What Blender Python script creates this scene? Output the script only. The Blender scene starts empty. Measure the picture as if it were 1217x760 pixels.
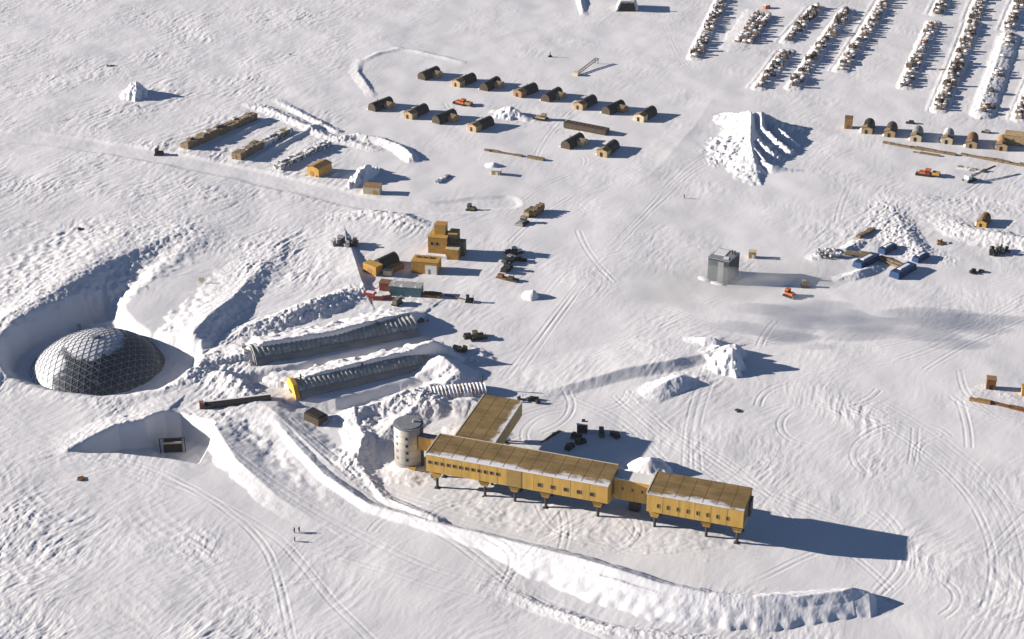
import bpy, bmesh, math, random
import numpy as np
from mathutils import Vector, Matrix
random.seed(7)
S = bpy.context.scene
C = S.collection
PI = math.pi

# ------------------------------------------------------------------ camera
PITCH = math.radians(27.0); F = 1982.0; HC = 305.0; CX, CY = 608.5, 380.0
cam_d = bpy.data.cameras.new('camera'); cam = bpy.data.objects.new('camera', cam_d); C.objects.link(cam)
cam.location = (0, 0, HC); cam.rotation_euler = (PI/2 - PITCH, 0, 0)
cam_d.sensor_width = 36; cam_d.lens = 36*F/1217.0
cam_d.clip_start = 5; cam_d.clip_end = 60000
S.camera = cam
S.cycles.diffuse_bounces = 1; S.cycles.transparent_max_bounces = 64
S.view_settings.view_transform = 'Standard'; S.view_settings.look = 'None'
S.view_settings.gamma = 1; S.view_settings.use_curve_mapping = False
S.view_settings.exposure = 0.95

def W(px, py, z=0.0):
    dx = (px-CX)/F; dy = -(py-CY)/F
    d2 = -math.sin(PITCH)+dy*math.cos(PITCH)
    t = (z-HC)/d2
    return (dx*t, (math.cos(PITCH)+dy*math.sin(PITCH))*t)

# ------------------------------------------------------------------ light
SUN_EL = math.radians(16.5); SH = math.radians(-6.0)      # shadows run towards +x, a little towards -y
to_sun = Vector((-math.cos(SH)*math.cos(SUN_EL), -math.sin(SH)*math.cos(SUN_EL), math.sin(SUN_EL)))
sl = bpy.data.lights.new('sun', 'SUN'); so = bpy.data.objects.new('sun', sl); C.objects.link(so)
sl.energy = 5.0; sl.angle = math.radians(0.5); sl.color = (1.0, 0.917, 0.825)
so.rotation_euler = to_sun.to_track_quat('Z', 'Y').to_euler(); so.location = (-400, 500, 300)
wd = bpy.data.worlds.new('World'); S.world = wd; wd.use_nodes = True
nt = wd.node_tree; nt.nodes.clear()
sky = nt.nodes.new('ShaderNodeTexSky'); sky.sky_type = 'NISHITA'; sky.sun_disc = False
sky.sun_elevation = SUN_EL; sky.sun_rotation = math.atan2(to_sun.x, to_sun.y) % (2*PI)
sky.altitude = 2800; sky.air_density = 0.75; sky.dust_density = 0.0; sky.ozone_density = 3.0
bg = nt.nodes.new('ShaderNodeBackground'); bg.inputs["Strength"].default_value = 0.05
wo = nt.nodes.new('ShaderNodeOutputWorld')
nt.links.new(sky.outputs[0], bg.inputs[0]); nt.links.new(bg.outputs[0], wo.inputs[0])

# ------------------------------------------------------------------ materials
def mat(name, col, rough=0.7, metal=0.0, var=0.25, scale=0.6, var2=None, spec=0.3, bump=0.0, stretch=None, snow=None, snow_scale=0.25):
    m = bpy.data.materials.new(name); m.use_nodes = True
    n = m.node_tree.nodes; l = m.node_tree.links
    b = n['Principled BSDF']
    b.inputs['Roughness'].default_value = rough; b.inputs['Metallic'].default_value = metal
    b.inputs['Specular IOR Level'].default_value = spec
    tc = n.new('ShaderNodeTexCoord'); mp = n.new('ShaderNodeMapping')
    l.new(tc.outputs['Object'], mp.inputs[0])
    if stretch: mp.inputs['Scale'].default_value = stretch
    no = n.new('ShaderNodeTexNoise'); no.inputs['Scale'].default_value = scale; no.inputs['Detail'].default_value = 6
    no.inputs['Roughness'].default_value = 0.65
    l.new(mp.outputs[0], no.inputs['Vector'])
    r = n.new('ShaderNodeValToRGB'); l.new(no.outputs['Fac'], r.inputs[0])
    c2 = var2 or tuple(c*(1-var) for c in col)
    r.color_ramp.elements[0].position = 0.3; r.color_ramp.elements[1].position = 0.7
    r.color_ramp.elements[0].color = (*c2, 1); r.color_ramp.elements[1].color = (*[min(1, c*(1+var*0.4)) for c in col], 1)
    out = r.outputs[0]
    if snow is not None:
        n2 = n.new('ShaderNodeTexNoise'); n2.inputs['Scale'].default_value = snow_scale; n2.inputs['Detail'].default_value = 8
        n2.inputs['Roughness'].default_value = 0.7
        l.new(tc.outputs['Object'], n2.inputs['Vector'])
        r2 = n.new('ShaderNodeValToRGB'); r2.color_ramp.elements[0].position = snow; r2.color_ramp.elements[1].position = snow+0.06
        l.new(n2.outputs['Fac'], r2.inputs[0])
        mx = n.new('ShaderNodeMix'); mx.data_type = 'RGBA'
        l.new(r2.outputs[0], mx.inputs[0]); l.new(out, mx.inputs[6]); mx.inputs[7].default_value = (0.82, 0.82, 0.84, 1)
        out = mx.outputs[2]
    l.new(out, b.inputs['Base Color'])
    if bump:
        bu = n.new('ShaderNodeBump'); bu.inputs['Strength'].default_value = bump; bu.inputs['Distance'].default_value = 0.2
        l.new(no.outputs['Fac'], bu.inputs['Height']); l.new(bu.outputs[0], b.inputs['Normal'])
    return m

def snow_mat(name, col=(0.755, 0.742, 0.745), b1=0.5):
    m = bpy.data.materials.new(name); m.use_nodes = True
    n = m.node_tree.nodes; l = m.node_tree.links; b = n['Principled BSDF']
    b.inputs['Roughness'].default_value = 0.6; b.inputs['Specular IOR Level'].default_value = 0.15
    tc = n.new('ShaderNodeTexCoord')
    no = n.new('ShaderNodeTexNoise'); no.inputs['Scale'].default_value = 0.02; no.inputs['Detail'].default_value = 5
    l.new(tc.outputs['Object'], no.inputs['Vector'])
    r = n.new('ShaderNodeValToRGB'); r.color_ramp.elements[0].position = 0.35; r.color_ramp.elements[1].position = 0.68
    r.color_ramp.elements[0].color = (*[c*0.955 for c in col], 1); r.color_ramp.elements[1].color = (*[min(1, c*1.02) for c in col], 1)
    l.new(no.outputs['Fac'], r.inputs[0]); l.new(r.outputs[0], b.inputs['Base Color'])
    n2 = n.new('ShaderNodeTexNoise'); n2.inputs['Scale'].default_value = 0.9; n2.inputs['Detail'].default_value = 5
    n2.inputs['Roughness'].default_value = 0.6
    l.new(tc.outputs['Object'], n2.inputs['Vector'])
    bu = n.new('ShaderNodeBump'); bu.inputs['Strength'].default_value = b1; bu.inputs['Distance'].default_value = 0.055
    l.new(n2.outputs['Fac'], bu.inputs['Height']); l.new(bu.outputs[0], b.inputs['Normal'])
    return m
M = {}
M['snow'] = snow_mat('packed_snow')
M['fresh'] = snow_mat('loose_snow', (0.80, 0.79, 0.805), 0.9)

# ------------------------------------------------------------------ numpy noise
_rng = np.random.RandomState(3)
_perm = _rng.permutation(4096)
_grad = np.stack([np.cos(_rng.rand(4096)*2*PI), np.sin(_rng.rand(4096)*2*PI)], 1)
_ang = _rng.rand(4096)*2*PI
_gx, _gy = np.cos(_ang).astype(np.float32), np.sin(_ang).astype(np.float32)
def noise(x, y, seed=0):
    xi = np.floor(x).astype(np.int64); yi = np.floor(y).astype(np.int64)
    fx = (x-xi).astype(np.float32); fy = (y-yi).astype(np.float32)
    u = fx*fx*fx*(fx*(fx*6-15)+10); v = fy*fy*fy*(fy*(fy*6-15)+10)
    def g(ix, iy, dx, dy):
        h = _perm[(_perm[(ix+seed*131) & 4095]+iy) & 4095]
        return _gx[h]*dx+_gy[h]*dy
    a = g(xi, yi, fx, fy); b = g(xi+1, yi, fx-1, fy); c = g(xi, yi+1, fx, fy-1); d = g(xi+1, yi+1, fx-1, fy-1)
    return ((a+(b-a)*u)*(1-v)+(c+(d-c)*u)*v)*1.5
def fbm(x, y, oct=4, seed=0, gain=0.5):
    s = 0; a = 1.0
    for k in range(oct):
        s = s+a*noise(x*2**k, y*2**k, seed+k*7); a *= gain
    return s
def sstep(a, b, t):
    t = np.clip((t-a)/(b-a), 0, 1); return t*t*(3-2*t)

# ------------------------------------------------------------------ terrain grid (denser near the place the photo shows)
NX, NY = 1500, 1060
u_in = np.linspace(-0.425, 0.425, NX)
outc = np.concatenate([np.arange(0.4265, 0.52, 0.0015), np.arange(0.522, 0.62, 0.004)])
outc = np.append(outc, [0.64, 0.66, 0.69, 0.72, 0.76, 0.8, 0.9, 1.0, 1.2, 1.5, 2, 3, 4, 7, 10])
# 0.55, 0.7, 0.95, 1.4, 2.2, 4, 7, 10])
ucol = np.concatenate([-outc[::-1], u_in, outc])
vv = np.linspace(808, -22, NY)
dep = PITCH+np.arctan((vv-CY)/F)
y_in = HC/np.tan(dep)
yrow = np.concatenate([[-12000, -4000, -1500, -300, 0, 100, 160, 200, 230, 250]+list(np.arange(260, 372, 0.8)), y_in, y_in[-1]*np.array([1.03, 1.1, 1.25, 1.6, 2.5, 5, 11])])
wrow = np.clip(yrow, 362, 1400)
X = (ucol[None, :]*wrow[:, None]); Y = np.repeat(yrow[:, None], len(ucol), 1)
NR, NC = X.shape
# photo-plan coordinates of each ground point, only used to look up which patch of snow it belongs to
zc = Y*math.cos(PITCH)+HC*math.sin(PITCH); zc = np.where(zc < 50, 50, zc)
U = CX+F*X/zc; V = CY-F*(Y*math.sin(PITCH)-HC*math.cos(PITCH))/zc

def poly_mask(poly, soft):
    """soft polygon: 1 inside, 0 outside"""
    inside = np.zeros(U.shape, bool); dmin = np.full(U.shape, 1e9)
    x0 = min(p[0] for p in poly)-soft; x1 = max(p[0] for p in poly)+soft; y0 = min(p[1] for p in poly)-soft; y1 = max(p[1] for p in poly)+soft
    sel = (U > x0) & (U < x1) & (V > y0) & (V < y1)
    u = U[sel]; v = V[sel]; ins = np.zeros(u.shape, bool); dm = np.full(u.shape, 1e9)
    n = len(poly)
    for i in range(n):
        ax, ay = poly[i]; bx, by = poly[(i+1) % n]
        c = ((ay > v) != (by > v)) & (u < (bx-ax)*(v-ay)/((by-ay) or 1e-9)+ax)
        ins ^= c
        t = np.clip(((u-ax)*(bx-ax)+(v-ay)*(by-ay))/((bx-ax)**2+(by-ay)**2), 0, 1)
        dm = np.minimum(dm, np.hypot(u-ax-t*(bx-ax), v-ay-t*(by-ay)))
    sd = np.where(ins, dm, -dm)
    out = np.zeros(U.shape); out[sel] = sstep(-soft, soft, sd)
    return out

Z = 0.5*fbm(X/70, Y/70, 3, 1)+0.22*fbm(X/22, Y/22, 2, 4)
Z[np.abs(X) > 2000] = 0
# --- amplitude of wind-carved snow (sastrugi)
A = np.full(U.shape, 0.22)
def lay(poly, amp, soft=25):
    global A
    m = poly_mask(poly, soft); A = A*(1-m)+amp*m
lay([(400, 30), (640, -60), (1300, -60), (1300, 820), (620, 820), (560, 720), (380, 560), (300, 500), (470, 330), (420, 210)], 0.06, 30)
lay([(200, 560), (245, 545), (420, 570), (620, 700), (560, 770), (330, 770), (250, 660)], 0.06, 25)
lay([(140, 345), (200, 300), (280, 290), (285, 345), (225, 395), (150, 380)], 0.06, 14)
lay([(225, 240), (420, 245), (500, 262), (470, 300), (430, 350), (480, 390), (300, 420), (240, 400), (280, 350), (300, 300)], 0.28, 16)
lay([(225, 400), (300, 390), (300, 470), (250, 510), (200, 500), (190, 470)], 0.34, 12)
lay([(420, 80), (660, 60), (860, 100), (840, 190), (650, 300), (470, 245), (420, 140)], 0.05, 20)
lay([(890, 465), (1010, 460), (1080, 520), (1060, 560), (900, 560)], 0.16, 20)
lay([(640, 600), (760, 620), (960, 640), (1040, 690), (840, 700), (700, 660)], 0.07, 14)
lay([(560, 690), (640, 680), (700, 700), (1010, 715), (1000, 775), (600, 770)], 0.12, 14)
lay([(1060, 225), (1217, 240), (1217, 330), (1100, 300), (960, 310), (960, 290)], 0.2, 16)
lay([(230, 510), (330, 530), (420, 600), (380, 640), (250, 560)], 0.08, 14)
lay([(600, 330), (700, 330), (860, 400), (860, 520), (600, 480)], 0.08, 20)
lay([(1080, 640), (1250, 620), (1250, 800), (1060, 800)], 0.11, 30)
# fields
wx = X+5*noise(X/28, Y/28, 11); wy = Y+5*noise(X/28, Y/28, 17)
def rot(a):
    ca, sa = math.cos(a), math.sin(a); return wx*ca+wy*sa, -wx*sa+wy*ca
def ridged(along, across, a, l1, l2, seed):
    p, q = rot(a); n = noise(p/l1, q/l2, seed); return 1-np.abs(n)*2.1
R1 = ridged(0, 0, math.radians(58), 13, 3.6, 21); R2 = ridged(0, 0, math.radians(-42), 11, 3.9, 31)
p, q = rot(math.radians(60)); N1 = fbm(p/6, q/2.2, 3, 41, 0.62)
N2 = noise(X/1.6, Y/1.6, 55)
patch = sstep(-0.35, 0.45, noise(X/45, Y/45, 61))
lower = sstep(420, 560, V)*sstep(420, 250, U)
A = A*(1-sstep(0.55, 0.64, np.abs(X)/wrow[:, None]))*sstep(255, 285, Y)*(1-sstep(1060, 1110, Y))
SA = (R1*(1-0.55*lower)+R2*(0.25+0.75*lower))*0.62+0.75*N1+0.10*N2
patch2 = sstep(-0.3, 0.4, noise(X/17, Y/17, 67))
Z += A*SA*(0.3+0.5*patch+0.55*patch*patch2)
del R1, R2, N1, p, q, SA
ID = np.zeros(U.shape, np.int16)              # which snow object a vertex belongs to

def seg_field(pts, R):
    """pts world (x,y,h...) -> index slice, distance, signed side, fractional index"""
    x0 = min(p[0] for p in pts)-R; x1 = max(p[0] for p in pts)+R; y0 = min(p[1] for p in pts)-R; y1 = max(p[1] for p in pts)+R
    r = np.nonzero((yrow > y0) & (yrow < y1))[0]
    if len(r) == 0: return None
    r0, r1 = r[0], r[-1]+1
    umin = min(x0/wrow[r0], x0/wrow[r1-1]); umax = max(x1/wrow[r0], x1/wrow[r1-1])
    c = np.nonzero((ucol >= umin) & (ucol <= umax))[0]
    if len(c) == 0: return None
    sl_ = (slice(r0, r1), slice(c[0], c[-1]+1))
    x = X[sl_]; y = Y[sl_]
    best = np.full(x.shape, 1e9); side = np.zeros(x.shape); par = np.zeros(x.shape)
    for i in range(len(pts)-1):
        ax, ay = pts[i][:2]; bx, by = pts[i+1][:2]; L2 = (bx-ax)**2+(by-ay)**2+1e-9
        t = np.clip(((x-ax)*(bx-ax)+(y-ay)*(by-ay))/L2, 0, 1)
        d = np.hypot(x-ax-t*(bx-ax), y-ay-t*(by-ay))
        m = d < best
        best = np.where(m, d, best); par = np.where(m, i+t, par)
        side = np.where(m, (bx-ax)*(y-ay)-(by-ay)*(x-ax), side)
    return sl_, best, side, par

def ridge(pts, wl, wr, rough=0.15, ident=0, pw=1.0, mode='add', scale=3.0, thr=0.35, wob=0.15):
    """pts: (px,py,height) of the crest as seen; wl/wr = foot width on its left/right side, walking along the points"""
    w = [W(p[0], p[1], p[2])+(p[2],) for p in pts]
    wl = np.array(wl if isinstance(wl, (list, tuple)) else [wl]*len(w), float); wr = np.array(wr if isinstance(wr, (list, tuple)) else [wr]*len(w), float)
    f = seg_field(w, max(wl.max(), wr.max())*1.5+2)
    if f is None: return
    s_, d, side, par = f
    wl = np.interp(par, range(len(w)), wl); wr = np.interp(par, range(len(w)), wr)
    h = np.interp(par, range(len(w)), [p[2] for p in w])
    x = X[s_]; y = Y[s_]
    ww = np.where(side > 0, wl, wr)*(1+wob*noise(x/9, y/9, 77)+wob*noise(x/3.5, y/3.5, 78))
    t = np.clip(1-d/ww, 0, 1)
    prof = h*(t**pw)
    edge = np.minimum(1, t*3)
    prof = prof+edge*rough*0.42*(fbm(x/scale/0.75, y/scale/0.6, 4, 81, 0.62))*np.minimum(1, np.abs(h)/1.0+0.2)
    if mode == 'add': Z[s_] += prof
    elif mode == 'max': Z[s_] = np.maximum(Z[s_], np.where(t > 0, prof, -99))
    else: Z[s_] = np.minimum(Z[s_], np.where(t > 0, prof, 99))
    if ident: ID[s_] = np.where(np.abs(prof) > thr, ident, ID[s_])

def mound(px, py, rx, ry, h, ang=0.0, rough=0.3, ident=0, pw=1.0, steep=None, scale=3.0, thr=0.35, seed=5):
    """heap standing at base pixel; steep=(dirx,diry,k) shortens the heap on that side"""
    x0, y0 = W(px, py, 0)
    f = seg_field([(x0, y0), (x0+0.01, y0)], max(rx, ry)*1.6)
    if f is None: return
    s_ = f[0]; x = X[s_]-x0; y = Y[s_]-y0
    ca, sa = math.cos(ang), math.sin(ang); a = x*ca+y*sa; b = -x*sa+y*ca
    if steep: 
        k = (a*steep[0] > 0); a = np.where(k, a*steep[1], a)
    r = np.hypot(a/rx, b/ry)*(1+0.22*noise(x/5, y/5, seed)+0.12*noise(x/2, y/2, seed+3))
    t = np.clip(1-r, 0, 1)**pw
    prof = h*t+np.minimum(1, t*4)*rough*0.6*fbm(x/scale, y/scale, 4, seed+9, 0.6)
    Z[s_] = Z[s_]+prof
    if ident: ID[s_] = np.where(prof > thr, ident, ID[s_])

def flatten(pts, half, soft, target=None, sink=0.0, ident=0):
    """groom a road along px points"""
    w = [W(p[0], p[1], 0) for p in pts]
    f = seg_field(w, half+soft+2)
    if f is None: return
    s_, d, side, par = f
    x = X[s_]; y = Y[s_]
    d = d+1.2*noise(x/14, y/14, 90)
    m = 1-sstep(half-soft, half+soft, d)
    base = 0.5*fbm(x/70, y/70, 3, 1)+0.22*fbm(x/22, y/22, 2, 4)-sink+0.05*noise(x/2.5, y/2.5, 93)
    Z[s_] = Z[s_]*(1-m)+base*m
    Z[s_] += 0.10*np.exp(-((d-half-soft)/0.8)**2)*(0.6+0.6*noise(x/4, y/4, 95))
    if ident: ID[s_] = np.where(m > 0.5, ident, ID[s_])

def track(pts, depth=0.16, gauge=1.15, wid=0.42, curve=True):
    w = [W(p[0], p[1], 0) for p in pts]
    if curve and len(w) > 2:
        out = []
        for i in range(len(w)-1):
            p0 = w[max(i-1, 0)]; p1 = w[i]; p2 = w[i+1]; p3 = w[min(i+2, len(w)-1)]
            for k in range(5):
                t = k/5
                out.append(tuple(0.5*(2*p1[j]+(p2[j]-p0[j])*t+(2*p0[j]-5*p1[j]+4*p2[j]-p3[j])*t*t+(3*p1[j]-p0[j]-3*p2[j]+p3[j])*t**3) for j in (0, 1)))
        out.append(w[-1]); w = out
    # work in runs so that only a narrow box round each run is touched
    for i in range(0, len(w)-1, 4):
        sub = w[i:i+5]
        f = seg_field(sub, gauge+3)
        if f is None: continue
        s_, d, side, par = f
        ok = (par > 1e-6) & (par < len(sub)-1-1e-6)
        e = d-gauge
        fade = 0.65+0.5*noise(X[s_]/9, Y[s_]/9, 99)
        prof = -depth*np.exp(-(e/wid)**2)+depth*0.55*np.exp(-((np.abs(e)-wid*1.9)/(wid*0.7))**2)
        Z[s_] += np.where(ok, prof*fade, 0)
# ================================================================== the lie of the snow
ID_ROAD, ID_BERM, ID_PILE, ID_HEAP, ID_BLOCK, ID_SMALL, ID_LOW, ID_TENTHEAP, ID_LUMP, ID_CUT = range(1, 11)
# groomed road past the timber lines and behind the tower block
ROAD = [(-60, 158), (60, 166), (140, 178), (200, 189), (290, 207), (380, 228), (440, 243), (510, 248), (600, 240)]
flatten(ROAD, 7.0, 2.0, sink=0.5, ident=ID_ROAD)
# escarpment above the dome: wind scoop falling towards lower right
ridge([(-80, 420, 1), (0, 385, 2.5), (70, 343, 4.0), (130, 305, 4.5), (185, 285, 2.5), (240, 262, 0.3)], 45, 26, rough=0.3, pw=1.25)
# bank right of the dome, bright left face and steep right face
ridge([(200, 425, 1.5), (228, 398, 4.0), (250, 373, 4.5), (278, 350, 3.2), (310, 318, 1.5), (345, 285, 0.3)], 20, 9, rough=0.35, pw=1.1)
ridge([(275, 400, 0.5), (300, 385, 2.2), (350, 365, 2.8), (430, 345, 0.5)], 6, 10, rough=0.7)
ridge([(330, 385, 0.5), (380, 360, 2.0), (420, 345, 0.4)], 6, 9, rough=0.7)
# dome pit: rim banked up on the windward side, steep walls, a gully leaving at the back
ridge([(2, 440, 0.6), (3, 424, 2.4), (9, 404, 3.0), (31, 386, 2.6), (78, 363, 1.4), (103, 350, 0.7), (125, 338, 0.2)], 18, 6, rough=0.2, wob=0.05)
def pit(poly, floor, soft, seed=3):
    m = poly_mask(poly, soft); s = m > 0
    Z[s] = Z[s]*(1-m[s])+(floor[s] if isinstance(floor, np.ndarray) else floor)*m[s]+0.25*m[s]*fbm(X[s]/6, Y[s]/6, 3, seed)
pit([(5, 430), (9, 411), (31, 393), (78, 370), (103, 357), (122, 351), (138, 358), (143, 374), (155, 388), (177, 403), (215, 410), (233, 417), (231, 432), (213, 445), (188, 457), (150, 465), (117, 467), (75, 460), (40, 450), (15, 441)],
    np.interp(V, [340, 360, 385], [-2.4, -3.6, -5.0]), 10)
ridge([(60, 463, 0.4), (117, 464, 1.2), (160, 461, 1.2), (190, 452, 0.5)], 1.8, 9, rough=0.15)
def sink(pts, depth, wl, wr, pw=1.0, rough=0.15):
    w = [W(p[0], p[1], 0)+(p[2] if len(p) > 2 else 1.0,) for p in pts]
    f = seg_field(w, max(wl, wr)*1.4+2); s_, d, side, par = f
    x = X[s_]; y = Y[s_]
    k = np.interp(par, range(len(w)), [p[2] for p in w])
    ww = np.where(side > 0, wl, wr)*(1+0.12*noise(x/9, y/9, 17))
    t = sstep(0, 1, np.clip(1-d/ww, 0, 1))**pw
    Z[s_] -= depth*k*t+rough*t*fbm(x/3, y/3, 2, 19)
sink([(118, 362, 0.9), (138, 345, 1.0), (160, 322, 0.8), (190, 298, 0.35), (225, 275, 0.0)], 4.2, 26, 11, rough=0.3)
# ramp cut down to the dark doorway
ridge([(70, 540, 0.2), (100, 529, 1.2), (141, 509, 2.6), (175, 500, 3.0), (186, 494, 2.4), (200, 486, 0.8)], 14, 3.5, rough=0.2, wob=0.05)
pit([(84, 537), (141, 513), (174, 506), (185, 498), (196, 494), (214, 493), (232, 499), (252, 506), (246, 526), (234, 547), (200, 541), (140, 535)],
    np.interp(U, [84, 130, 185, 250], [-0.5, -5.5, -8.5, -9.0]), 4.5, 9)
ridge([(240, 498, 0.6), (257, 508, 2.0), (280, 545, 2.2), (330, 590, 1.0), (380, 622, 0.2)], 14, 6, rough=0.1, pw=1.0)  # bright bank right of the ramp
ridge([(300, 470, 0.4), (330, 492, 2.0), (360, 520, 2.2), (400, 560, 1.2), (440, 590, 0.4)], 9, 14, rough=0.12)
# ground between and before the vaults
sink([(300, 450, 0.8), (340, 445, 1), (420, 425, 1), (500, 408, 0.7)], 4.0, 6, 4)
sink([(355, 478, 0.6), (400, 480, 1), (470, 462, 0.8), (520, 450, 0.4)], 3.0, 5, 9)
ridge([(290, 420, 3.0), (312, 407, 6.6), (400, 392, 6.8), (455, 378, 6.6), (488, 372, 5.4), (505, 372, 0.5)], 18, 1.4, rough=1.0, scale=9, pw=0.8, mode='max')
ridge([(345, 455, 2.0), (362, 448, 5.0), (420, 432, 6.0), (470, 420, 6.2), (515, 413, 6.0), (548, 425, 2.0)], 14, 1.6, rough=1.1, scale=9, pw=0.8, mode='max')
ridge([(400, 492, 1.0), (430, 483, 3.2), (470, 470, 3.0), (510, 462, 2.0), (520, 475, 0.5)], 5, 9, rough=0.5)
ridge([(500, 415, 1.0), (528, 425, 5.2), (545, 440, 3.0), (520, 465, 2.0), (470, 500, 2.5), (430, 540, 1.5)], 9, 12, rough=0.4)
ridge([(420, 490, 1.0), (432, 520, 3.0), (425, 545, 2.0), (440, 570, 0.5)], 5, 7, rough=0.4)
ridge([(480, 480, 1.0), (520, 478, 3.0), (560, 475, 3.0), (590, 490, 1.0)], 8, 8, rough=0.3)
ridge([(240, 445, 1.0), (262, 440, 3.5), (285, 450, 3.0), (300, 470, 0.5)], 6, 8, rough=0.7)
ridge([(205, 455, 0.5), (225, 440, 2.5), (245, 425, 1.0)], 5, 7, rough=0.7)
ridge([(416, 290, 0.9), (423, 310, 1.8), (428, 326, 2.0), (434, 342, 0.8)], 2.0, 26, rough=0.1, pw=1.6)
# ridge and shade right of the arches, rough snow behind
ridge([(400, 255, 0.4), (440, 250, 1.8), (480, 256, 1.6), (510, 268, 0.4)], 5, 8, rough=0.6)
ridge([(640, 466, 0.2), (672, 457, 1.2), (740, 438, 2.2), (800, 428, 2.4), (840, 420, 1.0)], 24, 5.0, rough=0.0, pw=1.1, wob=0.03)
ridge([(762, 471, 0.3), (786, 456, 2.6), (808, 446, 3.4), (824, 449, 0.5)], 7, 7, rough=0.3, ident=ID_LOW)
ridge([(765, 215, 0.1), (795, 185, 0.5), (825, 150, 0.5), (850, 112, 0.1)], 14, 18, rough=0.0, pw=1.3)
# station pad: slight rise and the drift by the link
mound(700, 600, 60, 22, 0.8, math.radians(-18), rough=0.05)
mound(772, 560, 9, 7, 5.5, 0, rough=0.2, ident=ID_CUT, pw=0.8, scale=4)
mound(560, 520, 14, 10, 1.2, 0, rough=0.1)
mound(486, 560, 12, 9, 1.6, 0, rough=0.15)
# --- foreground plough berm
ridge([(325, 500, 0.3), (350, 530, 1.0), (385, 566, 1.2), (440, 600, 1.3), (534, 626, 1.6), (579, 636, 2.2), (643, 652, 3.4), (687, 662, 4.2), (736, 678, 4.5), (786, 694, 4.2), (845, 706, 4.0), (900, 709, 4.2), (973, 702, 4.0), (1012, 699, 3.9), (1034, 703, 3.2), (1042, 711, 0.9)],
      [2, 3, 3, 3, 3.2, 4, 6, 7, 7.5, 7, 6.5, 6.5, 6, 5.5, 4, 3], [2, 2.5, 2.5, 3, 4, 6, 10.5, 12.5, 13, 13, 12.5, 11.5, 10, 9, 8, 6], rough=0.10, ident=ID_BERM, pw=0.8, wob=0.08, scale=2.6, thr=0.45)
ridge([(690, 690, 0.2), (712, 694, 0.5), (745, 704, 0.6), (775, 713, 0.2)], 0.8, 2.5, rough=0.1)
ridge([(880, 716, 0.1), (940, 720, 0.9), (1000, 712, 1.1), (1030, 704, 0.4)], 1.5, 3.0, rough=0.1)
ridge([(600, 702, 0.2), (650, 722, 0.9), (720, 745, 1.1), (800, 756, 1.0), (880, 762, 0.6)], 3, 3.5, rough=0.35)
ridge([(420, 548, 0.2), (455, 590, 0.9), (520, 617, 1.0)], 3, 2, rough=0.2)
# --- big heap
def heap(pts, wl, wr, idn=ID_PILE, **k): ridge(pts, wl, wr, ident=idn, mode='max', **k)
mound(884, 178, 19, 24, 3.8, 0, rough=1.5, ident=ID_PILE, pw=0.9, scale=5)
heap([(880, 134, 4.5), (890, 131, 8.3), (893, 133, 8.3), (893, 148, 7.0), (892, 165, 5.4), (896, 188, 4.0), (900, 203, 1.5)][::-1], 14, 4.5, rough=0.9, scale=4, pw=0.85)
heap([(893, 150, 6.0), (882, 166, 4.4), (870, 180, 2.8), (856, 190, 0.5)], 10, 9, rough=1.4, pw=0.9)
heap([(897, 133, 7.6), (905, 133, 8.0), (906, 150, 6.2)], 3.5, 6.5, rough=1.0)
heap([(905, 133, 7.8), (922, 141, 5.4), (936, 149, 2.6)], 9, 4.0, rough=2.2, scale=2.6)
heap([(905, 150, 6.5), (918, 160, 5.2), (938, 178, 2.0)], 4.5, 4.0, rough=2.0, scale=2.2)
heap([(900, 164, 5.2), (915, 178, 4.0), (925, 186, 2.0)], 3.5, 3.5, rough=2.0, scale=2.2)
heap([(896, 175, 4.8), (908, 188, 3.6), (918, 201, 1.2)], 3.0, 3.0, rough=0.4)
heap([(922, 150, 4.0), (934, 158, 4.0), (944, 168, 2.0)], 3.0, 3.0, rough=0.4)
heap([(905, 190, 3.6), (918, 196, 3.0), (935, 200, 1.4), (955, 203, 0.4)], 3.0, 3.0, rough=0.3)
# --- other heaps
mound(868, 434, 9.0, 9.0, 7.5, 0, rough=1.3, ident=ID_HEAP, pw=0.8, steep=(1, 1.7))
ridge([(845, 420, 1.0), (858, 412, 3.0), (874, 408, 4.5)], 5, 5, rough=0.4, ident=ID_HEAP)
ridge([(822, 404, 0.6), (838, 402, 2.2), (850, 403, 2.0), (854, 405, 0.4)], 4, 3.5, rough=0.3, ident=ID_HEAP)
mound(163, 113, 8.5, 10, 7.2, 0, rough=2.4, ident=ID_BLOCK, pw=0.75, steep=(1, 1.5), scale=2.5)
mound(434, 212, 5.5, 13, 6.0, math.radians(-25), rough=2.2, ident=ID_SMALL, pw=0.7, steep=(1, 1.5), scale=2.5)
mound(604, 138, 8, 6, 3.0, 0, rough=1.5, ident=ID_TENTHEAP, pw=0.7)
ridge([(590, 132, 0.8), (603, 129, 2.5), (622, 136, 2.2), (634, 141, 0.5)], 4, 4, rough=0.4, ident=ID_TENTHEAP)
mound(633, 353, 4.0, 3.8, 3.2, 0, rough=0.4, ident=ID_LUMP, pw=0.6, steep=(1, 1.6))
mound(586, 198, 3.5, 3.5, 1.8, 0, rough=0.4, ident=0, pw=0.7)
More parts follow.
